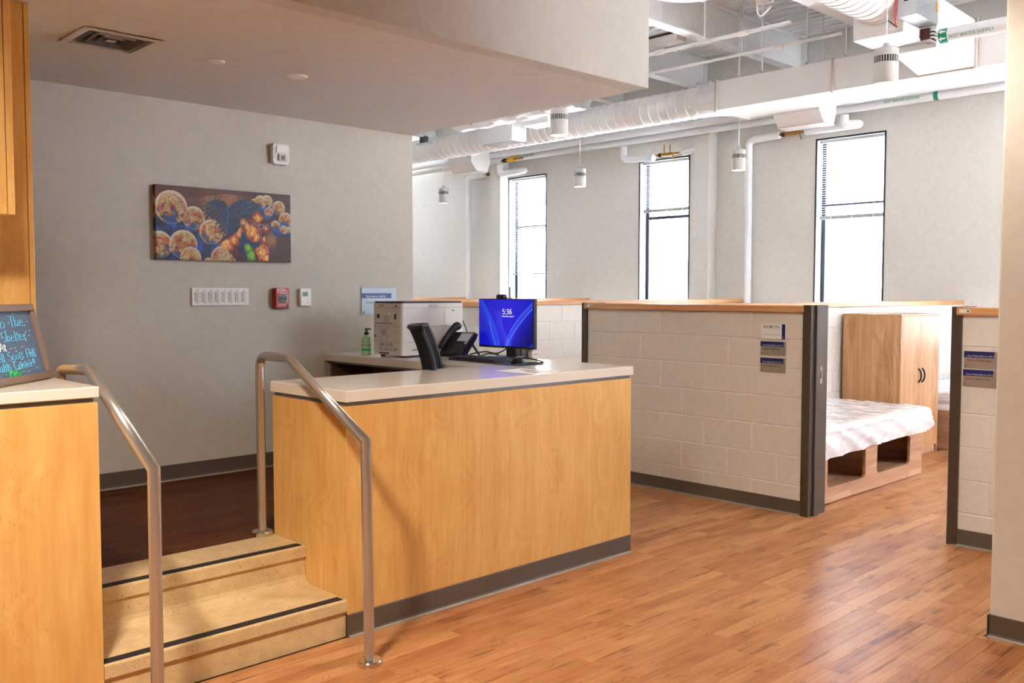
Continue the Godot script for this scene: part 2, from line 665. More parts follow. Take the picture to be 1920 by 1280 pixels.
func build_floor():
	var f = struct("floor", Vector3.ZERO, "warm brown wood plank floor of the hall")
	bx(f, "subfloor", mats.floor_bed, Vector3(-4.5, -0.25, -16.4), Vector3(11.6, -0.0052, 5.4), 0.0)
	var rest := new_st()
	var near := func(x, z): return x > 1.4 and x < 6.3 and z > -4.6 and z < -1.0 and x - z > 4.4 and z > -1.05 * x + 0.9
	var n := lay(f, mats.floor_board, 0.0, -4.3, 4.28, FRONT_Z, 5.0, near, rest, 3)
	n += lay(f, mats.floor_board, 0.0, 4.28, 11.2, -16.0, 4.0, near, rest, 4)
	var o = part(f, "far_planks", rest.commit(), mats.floor_board)
	o.set_meta("kind", "stuff")
	# raised floor behind the counters
	var u = struct("floor_upper", Vector3.ZERO, "raised dark walnut plank floor behind the reception counter")
	bx(u, "platform", mats.floor_bed, Vector3(-1.6, -0.004, WALL_Z), Vector3(4.2, UP - 0.0052, -4.03), 0.0)
	var rest2 := new_st()
	var seen := func(x, z): return x > 1.9 and x < 2.9 and z > -5.2 and x + z < -1.6
	n += lay(u, mats.floor_walnut, UP, -1.6, 3.56, WALL_Z, -4.03, seen, rest2, 5)
	o = part(u, "far_planks", rest2.commit(), mats.floor_walnut)
	o.set_meta("kind", "stuff")
	print("planks ", n)

# ---------------------------------------------------------------- shell
# vinyl base with a small toe along a wall: from a to b, standing out to the side n
func base_board(parent, called, a: Vector3, b: Vector3, n: Vector3, h := 0.1):
	var d := (b - a).normalized()
	var poly := PackedVector2Array([Vector2(0, 0), Vector2(0.014, 0), Vector2(0.0135, 0.003), Vector2(0.007, 0.007), Vector2(0.004, 0.016), Vector2(0.004, h - 0.003), Vector2(0.002, h), Vector2(0, h)])
	var st := new_st()
	var l := a.distance_to(b)
	add_prism(st, poly, 0.0, l, func(u, v, w): return n * u + Vector3.UP * v + d * w)
	var o = part(parent, called, st.commit(), mats.base_vinyl, a)
	st = new_st()
	add_prism(st, PackedVector2Array([Vector2(0.008, 0.0003), Vector2(0.0185, 0.0003), Vector2(0.0165, 0.0045), Vector2(0.011, 0.0085), Vector2(0.008, 0.0085)]), 0.0, l, func(u, v, w): return n * u + Vector3.UP * v + d * w)
	part(o, "toe_highlight", st.commit(), mats.toe_highlight)  # pale strip: the glint along the toe put into colour and shape
	return o

func build_shell():
	var w = struct("wall_left", Vector3.ZERO, "pale grey wall with the painting")
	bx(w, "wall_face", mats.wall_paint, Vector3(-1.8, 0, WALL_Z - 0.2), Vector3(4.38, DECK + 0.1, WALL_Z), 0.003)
	var b = struct("baseboard_left", Vector3.ZERO, "dark brown vinyl base below the painting")
	base_board(b, "base_strip", Vector3(3.58, UP, WALL_Z), Vector3(1.2, UP, WALL_Z), Vector3(0, 0, 1))
	# low ceiling over the reception, with a deep edge
	w = struct("ceiling", Vector3.ZERO, "low painted ceiling over the reception")
	var holes := new_st()
	# ceiling board, open above the air diffuser
	for r in [[-1.8, 1.575, -5.624, -3.48], [1.875, 4.36, -5.624, -3.48], [1.575, 1.875, -5.624, -4.655], [1.575, 1.875, -4.355, -3.48]]:
		add_box(holes, Vector3((r[0] + r[1]) * 0.5, LOW + 0.06, (r[2] + r[3]) * 0.5), Vector3(r[1] - r[0], 0.12, r[3] - r[2]), 0.0)
	part(w, "ceiling_board", holes.commit(), mats.ceiling_paint)
	bx(w, "duct_box", mats.vent_dark, Vector3(1.56, LOW + 0.121, -4.67), Vector3(1.89, LOW + 0.3, -4.34), 0.0)
	w = struct("trim_1", Vector3.ZERO, "deep painted front edge of the low ceiling")
	bx(w, "fascia", mats.wall_paint, Vector3(-4.4, LOW, -3.48), Vector3(HALL_X, 3.75, -3.38), 0.003)  # darker paint than the ceiling board, standing in for less light here
	bx(w, "fascia_side", mats.ceiling_paint, Vector3(HALL_X - 0.1, LOW + 0.1201, -5.624), Vector3(HALL_X, DECK + 0.1, -3.4801), 0.0)
	bx(w, "header", mats.ceiling_paint, Vector3(HALL_X - 0.1, 3.7501, -1.4474), Vector3(HALL_X, DECK + 0.1, 5.0), 0.0)
	bx(w, "header", mats.ceiling_paint, Vector3(HALL_X - 0.1, 3.36, -3.3799), Vector3(HALL_X, DECK + 0.1, -1.4475), 0.0)  # unseen header, set low to keep window light off the fascia
	# lobby
	w = struct("wall_right", Vector3.ZERO, "pale wall end beside the hall opening")
	var pr := round_rect(Vector2(4.335, -1.447), Vector2(4.535, 5.0), 0.012, 3)
	part(w, "wall_face", prism(pr, 0.0, 3.75, f_y), mats.lit_wall_paint)  # lighter copy of wall_paint: extra light on the wall end put into colour
	b = struct("baseboard_right", Vector3.ZERO, "dark vinyl base of the right wall end")
	base_board(b, "base_strip", Vector3(4.335, 0, 5.0), Vector3(4.335, 0, -1.447), Vector3(-1, 0, 0))
	base_board(b, "base_strip", Vector3(4.32, 0, -1.447), Vector3(4.55, 0, -1.447), Vector3(0, 0, -1))
	w = struct("ceiling_lobby")
	bx(w, "ceiling_board", mats.ceiling_paint, Vector3(-4.4, 3.6, -3.38), Vector3(HALL_X - 0.101, 3.749, 5.2), 0.0)
	w = struct("wall_lobby")
	bx(w, "wall_face", mats.wall_paint, Vector3(-4.4, 0, -3.4), Vector3(-4.2, 3.6, 5.0), 0.0)
	bx(w, "wall_face", mats.wall_paint, Vector3(-4.4, 0, -3.6), Vector3(-1.6, LOW, -3.402), 0.0)
	bx(w, "wall_face", mats.wall_paint, Vector3(-1.8, 0, WALL_Z), Vector3(-1.6, LOW, -3.601), 0.0)
	bx(w, "wall_face", mats.wall_paint, Vector3(-4.4, 0, 5.0001), Vector3(4.535, 3.6, 5.2), 0.0)
	# big room
	w = struct("wall_back", Vector3.ZERO, "tall off-white wall with narrow windows")
	var st := new_st()
	var zs := WINDOWS.duplicate()
	zs.sort()
	var z0 := -16.2
	for z in zs:
		var a: float = z - WIN_W * 0.5
		var e: float = z + WIN_W * 0.5
		add_box(st, Vector3(WIN_X + 0.125, (DECK + 0.2) * 0.5, (z0 + a) * 0.5), Vector3(0.25, DECK + 0.2, a - z0))
		add_box(st, Vector3(WIN_X + 0.125, WIN_Y0 * 0.5, z), Vector3(0.25, WIN_Y0, WIN_W))
		add_box(st, Vector3(WIN_X + 0.125, (WIN_Y1 + DECK + 0.2) * 0.5, z), Vector3(0.25, DECK + 0.2 - WIN_Y1, WIN_W))
		z0 = e
	add_box(st, Vector3(WIN_X + 0.125, (DECK + 0.2) * 0.5, (z0 + 4.2) * 0.5), Vector3(0.25, DECK + 0.2, 4.2 - z0))
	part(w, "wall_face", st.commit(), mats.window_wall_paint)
	w = struct("wall_far")
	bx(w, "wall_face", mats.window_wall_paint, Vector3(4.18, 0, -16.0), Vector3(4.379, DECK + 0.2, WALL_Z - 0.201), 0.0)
	# unseen hall ends: right glazing, and far-left glazing added to light the deck
	for e in [[4.0, 0.9, "window_7"], [-16.2, 3.5, "window_8"]]:
		w = struct(e[2], Vector3(0, 0, e[0]), "unseen tall glazed end wall of the hall")
		var xl := 4.536 if e[0] > 0 else 4.38
		var y0: float = e[1]
		bx(w, "breast", mats.window_wall_paint, Vector3(xl, 0, 0), Vector3(WIN_X, y0, 0.2), 0.0)
		bx(w, "head", mats.window_wall_paint, Vector3(xl, 4.6, 0), Vector3(WIN_X, DECK + 0.2, 0.2), 0.0)
		bx(w, "pier", mats.window_wall_paint, Vector3(xl, y0 + 0.0001, 0), Vector3(7.4, 4.5999, 0.2), 0.0)
		bx(w, "pier", mats.window_wall_paint, Vector3(10.8, y0 + 0.0001, 0), Vector3(WIN_X, 4.5999, 0.2), 0.0)
		for k in 5:
			bx(w, "mullion", mats.window_frame, Vector3(7.4 + k * 0.835, y0, 0.05), Vector3(7.46 + k * 0.835, 4.6, 0.15), 0.003)
		bx(w, "transom", mats.window_frame, Vector3(7.46, 3.6, 0.06), Vector3(10.74, 3.65, 0.14), 0.003)
		bx(w, "pane", mats.glass, Vector3(7.46, y0, 0.095), Vector3(10.74, 4.6, 0.101), 0.0)
	# boxed columns at the window wall
	for c in [[-7.72, -7.47], [-11.95, -11.695]]:
		w = struct("trim_2", Vector3(11.0, 0, c[0]))
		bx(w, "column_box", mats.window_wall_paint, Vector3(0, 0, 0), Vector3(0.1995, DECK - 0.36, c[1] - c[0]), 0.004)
		bx(w, "column_cap", mats.deck_paint, Vector3(-0.03, DECK - 0.46, -0.03), Vector3(0.199, DECK - 0.4, c[1] - c[0] + 0.03), 0.003)
		for k in 4:
			part(w, "bolt", box_mesh(Vector3(0.012, 0.022, 0.022), 0.003), mats.vent_grey, Vector3(-0.006, DECK - 0.56 - 0.1 * k, (c[1] - c[0]) * 0.5))
	# metal roof deck on beams
	w = struct("ceiling_deck", Vector3.ZERO, "white ribbed metal roof deck")
	var prof := PackedVector2Array()
	var x := 4.46
	while x < WIN_X:
		for q in [[0.0, 0.0], [0.1, 0.0], [0.11, 0.018], [0.14, 0.018]]:
			prof.append(Vector2(x + q[0], DECK + q[1]))
		x += 0.15
	st = new_st()
	for k in prof.size() - 1:
		var p := prof[k]
		var q := prof[k + 1]
		var nn := Vector3(q.y - p.y, -(q.x - p.x), 0).normalized()
		quad(st, Vector3(p.x, p.y, -16.0), Vector3(q.x, q.y, -16.0), Vector3(q.x, q.y, 4.0), Vector3(p.x, p.y, 4.0), nn)
	part(w, "deck_sheet", st.commit(), mats.deck_paint)
	bx(w, "roof_slab", mats.deck_paint, Vector3(-4.6, DECK + 0.25, -16.4), Vector3(WIN_X + 0.3, DECK + 0.4, 5.6), 0.0)
	for k in 12:
		var z := -13.7 + 1.5 * k
		var bm = struct("ceiling_beam", Vector3(4.37, DECK - 0.42, z), "white steel roof beam")
		bx(bm, "flange", mats.deck_paint, Vector3(0, 0, -0.075), Vector3(WIN_X - 4.372, 0.014, 0.075), 0.002)
		bx(bm, "web", mats.deck_paint, Vector3(0, 0.014, -0.005), Vector3(WIN_X - 4.372, 0.404, 0.005), 0.0)
		bx(bm, "flange", mats.deck_paint, Vector3(0, 0.404, -0.075), Vector3(WIN_X - 4.372, 0.418, 0.075), 0.002)
		bx(bm, "end_plate", mats.deck_paint, Vector3(WIN_X - 4.402, 0.02, -0.07), Vector3(WIN_X - 4.392, 0.4, 0.07), 0.002)

# ---------------------------------------------------------------- windows and blinds
func build_windows():
	var bottoms := [2.46, 2.722, 1.83, 2.4]
	var names := ["right-hand window, its rail hanging below the middle bar", "middle window, its rail hanging above the middle bar", "left-hand window, let down lowest of the three", ""]
	for k in WINDOWS.size():
		var z: float = WINDOWS[k]
		var a := z - WIN_W * 0.5
		var e := z + WIN_W * 0.5
		var o := WIN_X
		var w = struct("window_%d" % (k + 1), Vector3(o, WIN_Y0, z))
		var H := WIN_Y1 - WIN_Y0
		var h := WIN_W * 0.5
		# dark edge trim on the room side
		for s in [-1.0, 1.0]:
			bx(w, "edge_trim", mats.window_frame, Vector3(-0.006, 0, s * h), Vector3(0.01, H, s * (h - 0.022)), 0.001)
			bx(w, "reveal", mats.window_reveal, Vector3(0.01, 0, s * h), Vector3(0.17, H, s * (h - 0.008)), 0.0)
			bx(w, "stile", mats.window_frame, Vector3(0.17, 0, s * h), Vector3(0.23, H, s * (h - 0.06)), 0.002)
		bx(w, "edge_trim", mats.window_frame, Vector3(-0.006, H - 0.022, -h + 0.022), Vector3(0.01, H, h - 0.022), 0.001)
		bx(w, "head_rail", mats.window_frame, Vector3(0.17, H - 0.05, -h + 0.06), Vector3(0.23, H, h - 0.06), 0.002)
		bx(w, "sill_rail", mats.window_frame, Vector3(0.17, 0, -h + 0.06), Vector3(0.23, 0.05, h - 0.06), 0.002)
		bx(w, "middle_rail", mats.window_frame, Vector3(0.17, 2.62 - WIN_Y0, -h + 0.06), Vector3(0.23, 2.665 - WIN_Y0, h - 0.06), 0.002)
		bx(w, "sill", mats.window_reveal, Vector3(0.0, 0, -h + 0.008), Vector3(0.17, 0.02, h - 0.008), 0.002)
		bx(w, "pane", mats.glass, Vector3(0.196, 0.05, -h + 0.06), Vector3(0.202, 2.62 - WIN_Y0, h - 0.06), 0.0)
		bx(w, "pane", mats.glass, Vector3(0.196, 2.665 - WIN_Y0, -h + 0.06), Vector3(0.202, H - 0.05, h - 0.06), 0.0)
		if k > 2:
			continue
		# blind in the recess
		var bl = thing("window_blind", "white slatted blind in the " + names[k], "blind", Vector3(o + 0.1, bottoms[k], z), 0, "slatted blinds in the windows")
		var top: float = WIN_Y1 - bottoms[k]
		bx(bl, "head_box", mats.slat, Vector3(-0.028, top - 0.055, -h + 0.022), Vector3(0.028, top - 0.018, h - 0.022), 0.003)
		var thick := 0.022 if k == 2 else 0.045
		bx(bl, "bottom_rail", mats.blind_rail, Vector3(-0.02, 0, -h + 0.024), Vector3(0.02, thick, h - 0.024), 0.004)
		for c in [-0.28, 0.0, 0.28]:
			bx(bl, "cord_clip", mats.slat, Vector3(-0.024, 0.004, c - 0.008), Vector3(-0.019, thick + 0.004, c + 0.008), 0.001)
			part(bl, "ladder_cord", tube([Vector3(-0.0245, thick, c), Vector3(-0.0245, top - 0.055, c)], 0.0009, 5), mats.slat)
		var st := new_st()
		var y := thick + 0.03
		while y < top - 0.07:
			for s in 4:
				var p := -0.023 + 0.0115 * s
				var q := p + 0.0115
				var yp := y + 0.003 - 5.5 * p * p
				var yq := y + 0.003 - 5.5 * q * q
				var n := Vector3(-(yq - yp), q - p, 0).normalized()
				quad(st, Vector3(p, yp, -h + 0.026), Vector3(q, yq, -h + 0.026), Vector3(q, yq, h - 0.026), Vector3(p, yp, h - 0.026), n)
			y += 0.03
		var sl = part(bl, "slats", st.commit(), mats.slat)
		sl.set_meta("kind", "stuff")
		if k == 0:
			part(bl, "wand", tube([Vector3(-0.03, top - 0.05, h - 0.07), Vector3(-0.032, 0.9, h - 0.07)], 0.003, 6), mats.slat)

func build_outside():
	var g = struct("ground_outside")
	bx(g, "paving", mats.outside_ground, Vector3(WIN_X + 0.3, -0.6, -60), Vector3(70, -0.4, 30), 0.0)
	bx(g, "paving", mats.outside_ground, Vector3(-30, -0.6, 5.7), Vector3(WIN_X + 0.3, -0.4, 30), 0.0)
	bx(g, "paving", mats.outside_ground, Vector3(-30, -0.6, -60), Vector3(WIN_X + 0.3, -0.4, -16.6), 0.0)
	var h = thing("building", "white building seen through the two left windows", "building", Vector3(24, -0.4, -20))
	bx(h, "wall", mats.outside_wall, Vector3(0, 0, -14), Vector3(7, 4.9, 6), 0.01)
	var wins := [[-18.2, 3.14, 0.46, 0.36], [-17.34, 2.4, 0.34, 0.36], [-18.19, 1.4, 0.46, 0.3], [-17.33, 1.35, 0.38, 0.34], [-23.9, 1.2, 0.55, 0.58], [-21.4, 1.3, 0.5, 0.6], [-15.8, 1.4, 0.5, 0.6]]
	for v in wins:
		var c := Vector3(0, v[1] + 0.4, v[0] + 20)
		var f = bx(h, "window", mats.outside_trim, c + Vector3(-0.03, 0, -v[2] * 0.5), c + Vector3(0.02, v[3], v[2] * 0.5), 0.004)
		part(f, "pane", box_mesh(Vector3(0.01, v[3] - 0.08, v[2] - 0.08), 0.0), mats.outside_glass, Vector3(-0.03, 0, 0))
	bx(h, "lintel", mats.outside_trim, Vector3(-0.06, 2.24, -4.3), Vector3(0.02, 2.29, -3.5), 0.004)
	bx(h, "roof", mats.outside_trim, Vector3(-0.3, 4.9, -14.3), Vector3(7.3, 5.05, 6.3), 0.01)
	h = thing("house", "white gabled house seen through the right window", "building", Vector3(24, -0.4, -9))
	part(h, "wall", prism(PackedVector2Array([Vector2(-3.1, 0), Vector2(3.1, 0), Vector2(3.1, 2.8), Vector2(0, 3.7), Vector2(-3.1, 2.8)]), 0.0, 6.0, f_x), mats.outside_wall)
	part(h, "roof", prism(PackedVector2Array([Vector2(-3.3, 2.74), Vector2(0, 3.72), Vector2(3.3, 2.74), Vector2(3.3, 2.86), Vector2(0, 3.86), Vector2(-3.3, 2.86)]), -0.35, 6.2, f_x), mats.outside_trim)

# ---------------------------------------------------------------- painted block partitions
# a row of blocks from a to b (metres along the wall) per course; place(s, y) gives the centre of a block
func lay_blocks(parent, a: float, b: float, along_x: bool, fixed: float, thick: float, phase: float, cap_y := 1.385):
	var row := 0
	var y := 0.0
	while y < cap_y - 0.02:
		var y1 := minf(y + 0.2, cap_y)
		var s := a - 0.4 + fposmod(phase + (0.2 if row % 2 == 0 else 0.0) - a, 0.4)
		while s < b - 0.01:
			var p := maxf(s, a)
			var q := minf(s + 0.4, b)
			if q - p > 0.015:
				var l := snappedf(q - p - 0.004, 0.002)
				var sz := Vector3(l, y1 - y - 0.005, thick) if along_x else Vector3(thick, y1 - y - 0.005, l)
				var at := Vector3((p + q) * 0.5, (y + y1) * 0.5, fixed) if along_x else Vector3(fixed, (y + y1) * 0.5, (p + q) * 0.5)
				part(parent, "block", box_mesh(sz, 0.0035), mats.block_paint, at)
			s += 0.4
		y = y1
		row += 1
	# mortar, a little behind the blocks
	var t := thick - 0.006
	if along_x:
		bx(parent, "mortar", mats.block_paint, Vector3(a + 0.003, 0, fixed - t * 0.5), Vector3(b - 0.003, cap_y, fixed + t * 0.5), 0.0)
	else:
		bx(parent, "mortar", mats.block_paint, Vector3(fixed - t * 0.5, 0, a + 0.003), Vector3(fixed + t * 0.5, cap_y, b - 0.003), 0.0)

# steel door frame at the end of a partition; s = +1 if the opening lies towards +z
func jamb(parent, z: float, s: float, strike: bool):
	var m = mats.frame_brown
	var x0 := PART_X - 0.016
	var x1 := PART_X + 0.216
	var f = part(parent, "door_jamb", prism(PackedVector2Array([
		Vector2(x0, z - s * 0.045), Vector2(x0, z + s * 0.012), Vector2(x0 + 0.004, z + s * 0.016), Vector2(x0 + 0.05, z + s * 0.016),
		Vector2(x0 + 0.05, z + s * 0.032), Vector2(x0 + 0.11, z + s * 0.032), Vector2(x0 + 0.11, z + s * 0.016), Vector2(x1, z + s * 0.016),
		Vector2(x1, z - s * 0.045), Vector2(x1 - 0.015, z - s * 0.045), Vector2(x1 - 0.015, z - s * 0.0), Vector2(x0 + 0.015, z - s * 0.0), Vector2(x0 + 0.015, z - s * 0.045)]), 0.0, 1.436, f_y), m)
	if strike:
		bx(f, "strike_plate", mats.chrome, Vector3(x0 + 0.125, 0.90, z + s * 0.0165), Vector3(x0 + 0.155, 1.02, z + s * 0.019), 0.0005)
		bx(f, "strike_hole", mats.vent_dark, Vector3(x0 + 0.133, 0.935, z + s * 0.0185), Vector3(x0 + 0.147, 0.985, z + s * 0.0195), 0.0002)
	bx(f, "end_fill", m, Vector3(x0 + 0.014, 0.0, z - s * 0.001), Vector3(x1 - 0.014, 1.4355, z - s * 0.012), 0.0)

func front_wall(called_label: String, za: float, zb: float, left_jamb: bool, right_jamb: bool, phase: float):
	var w = struct("wall_partition", Vector3.ZERO, called_label)
	lay_blocks(w, za, zb, false, PART_X + 0.1, 0.2, phase)
	bx(w, "cap", mats.maple_cap, Vector3(PART_X - 0.022, 1.3855, za + 0.002), Vector3(PART_X + 0.222, 1.432, zb + 0.006), 0.004)
	base_board(w, "base_strip", Vector3(PART_X, 0, zb), Vector3(PART_X, 0, za), Vector3(-1, 0, 0))
	if left_jamb: jamb(w, za - 0.011, -1.0, false)
	if right_jamb: jamb(w, zb + 0.045, 1.0, true)
	return w

func build_partitions():
	front_wall("cream block half wall carrying the ROOM 216 sign", -5.12, -3.15, true, true, -4.14)
	front_wall("cream block half wall behind the printer and the screen", -8.0, -5.98, true, true, -6.9)
	front_wall("cream block half wall beside the right pale wall end", -2.155, -0.2, true, false, -1.95)
	for k in 4:
		var z := -4.12 - 2.86 * k
		var w = struct("wall_divider", Vector3.ZERO, ["block half wall behind the bed and wardrobe", "block half wall seen past the screen", "block half wall behind the far bed room", "farthest block half wall"][k])
		if k < 2:
			lay_blocks(w, PART_X + 0.2, WIN_X, true, z - 0.075, 0.15, 6.1)
		else:
			bx(w, "mortar", mats.block_paint, Vector3(PART_X + 0.2, 0, z - 0.15), Vector3(WIN_X, 1.385, z), 0.003)
		bx(w, "cap", mats.maple_cap, Vector3(PART_X + 0.223, 1.3855, z - 0.17), Vector3(WIN_X - 0.001, 1.432, z + 0.02), 0.004)
		base_board(w, "base_strip", Vector3(PART_X + 0.2, 0, z), Vector3(WIN_X, 0, z), Vector3(0, 0, 1))
	# small plates on the caps
	for z in [-5.047, -2.1]:
		var t = thing("cap_plate", "small white plate on the wooden cap " + ("left of the ROOM 216 sign" if z < -4.0 else "above the right pair of donor plates"), "plate", Vector3(PART_X - 0.022, 1.4, z), 0, "small plates on the partition caps")
		bx(t, "plate", mats.sign_white, Vector3(-0.003, 0, -0.034), Vector3(-0.0005, 0.022, 0.028), 0.001)
		bx(t, "mark", mats.print_grey, Vector3(-0.0042, 0.005, 0.008), Vector3(-0.0031, 0.017, 0.022), 0.0003)
	# room sign and donor plates
	var s = thing("room_sign", "white ROOM 216 sign with a blue bar", "sign", Vector3(PART_X - 0.001, 1.199, -3.376))
	bx(s, "plate", mats.sign_white, Vector3(-0.006, 0, -0.094), Vector3(0, 0.106, 0.094), 0.001)
	bx(s, "blue_bar", mats.sign_blue, Vector3(-0.008, 0.002, 0.066), Vector3(-0.0062, 0.104, 0.091), 0.0004)
	bx(s, "rule", mats.sign_frost, Vector3(-0.0068, 0.028, -0.09), Vector3(-0.0061, 0.031, 0.055), 0.0)
	text(s, "lettering", "ROOM 216", 0.019, mats.print_dark, Vector3(-0.0064, 0.083, -0.08), Vector3(0, -90, 0))
	text(s, "lettering", "216", 0.006, mats.print_white, Vector3(-0.0083, 0.014, 0.07), Vector3(0, -90, 0), 0.0003)
	for d in [[PART_X, 1.085, -3.377, 0.195, 0.097, "upper donor plate under the ROOM 216 sign"], [PART_X, 0.967, -3.377, 0.195, 0.1, "lower donor plate under the ROOM 216 sign"], [PART_X, 1.075, -2.015, 0.185, 0.1, "upper donor plate on the rightmost block wall"], [PART_X, 0.966, -2.018, 0.185, 0.1, "lower donor plate on the rightmost block wall"]]:
		var t = thing("donor_plate", "brushed steel and blue " + d[5], "sign", Vector3(d[0] - 0.001, d[1], d[2]), 0, "donor plates on the block walls")
		var hw: float = d[3] * 0.5
		var hh: float = d[4]
		bx(t, "plate", mats.sign_steel, Vector3(-0.005, 0, -hw), Vector3(0, hh, hw), 0.001)
		bx(t, "blue_band", mats.sign_blue, Vector3(-0.0075, hh * 0.63, -hw), Vector3(-0.0052, hh - 0.001, hw - 0.016), 0.0004)
		text(t, "lettering", "One of these Beds is a Gift of", 0.0088, mats.print_white, Vector3(-0.0077, hh * 0.72, -hw + 0.018), Vector3(0, -90, 0), 0.0003)
		text(t, "lettering", "Donor Name Here", 0.0125, mats.print_dark, Vector3(-0.0053, hh * 0.45, -hw + 0.018), Vector3(0, -90, 0), 0.0003)
		part(t, "screw", lathe([Vector2(0.0, 0.0), Vector2(0.003, 0.0), Vector2(0.002, 0.001), Vector2(0.0, 0.001)], 8), mats.print_dark, Vector3(-0.0052, 0.012, -hw + 0.01), Vector3(0, 0, 90))

# ---------------------------------------------------------------- stairs and handrails
func build_stairs():
	var t = thing("staircase", "two speckled beige steps with black nosing strips", "stairs", Vector3(1.232, 0, FRONT_Z))
	var L := 2.276 - 1.232
	# profiles in (z, y), z towards the viewer
	var nose := func(z: float, y: float) -> Array:
		return [Vector2(z - 0.012, y - 0.058), Vector2(z - 0.002, y - 0.056), Vector2(z, y - 0.052), Vector2(z, y - 0.008), Vector2(z - 0.002, y - 0.003), Vector2(z - 0.008, y)]
	var low: Array = [Vector2(-0.6, 0.0), Vector2(-0.013, 0.0)] + nose.call(0.0, 0.169)
	low += [Vector2(-0.27, 0.169), Vector2(-0.3, 0.171), Vector2(-0.325, 0.179), Vector2(-0.34, 0.193), Vector2(-0.347, 0.21), Vector2(-0.348, 0.2868), Vector2(-0.6, 0.2868)]
	part(t, "lower_step", prism(PackedVector2Array(low), 0.0, L, f_x), mats.stair_rubber)
	var top: Array = [Vector2(-0.6, 0.287)] + nose.call(-0.336, 0.345) + [Vector2(-0.6255, 0.345), Vector2(-0.6255, 0.287)]
	part(t, "upper_step", prism(PackedVector2Array(top), 0.0, L, f_x), mats.stair_rubber)
	bx(t, "nosing_strip", mats.strip_black, Vector3(0.001, 0.168, -0.06), Vector3(L - 0.012, 0.1702, -0.012), 0.0005)
	bx(t, "nosing_strip", mats.strip_black, Vector3(0.001, 0.344, -0.396), Vector3(L - 0.012, 0.3462, -0.348), 0.0005)
	# handrails
	for d in [["right", [Vector3(2.172, 0.0, -3.09), Vector3(2.158, 0.922, -3.085), Vector3(2.2, 1.222, -3.745), Vector3(2.222, 1.216, -4.05), Vector3(2.224, UP, -4.05)], "brushed steel handrail standing against the reception counter"], ["left", [Vector3(1.287, 0.0, -3.075), Vector3(1.287, 0.924, -3.07), Vector3(1.287, 1.226, -3.646), Vector3(1.287, 1.212, -3.97), Vector3(1.287, UP, -3.97)], "brushed steel handrail beside the counter with the chalkboard"]]:
		var p: Array = d[1]
		var r = thing("handrail", d[2], "handrail", p[0], 0, "steel handrails of the steps")
		var l := []
		for q in p: l.append(q - p[0])
		var path := [l[0], l[1], l[2]] + rounded([l[2], l[3], l[4]], 0.07, 8).slice(1)
		part(r, "rail", tube(path, 0.0215, 24), mats.brushed_steel)
		var fl := lathe([Vector2(0.0, 0.001), Vector2(0.05, 0.001), Vector2(0.051, 0.004), Vector2(0.051, 0.018), Vector2(0.048, 0.022), Vector2(0.024, 0.0235), Vector2(0.0, 0.0235)], 32)
		part(r, "floor_flange", fl, mats.chrome)
		part(r, "floor_flange", fl, mats.chrome, l[4])

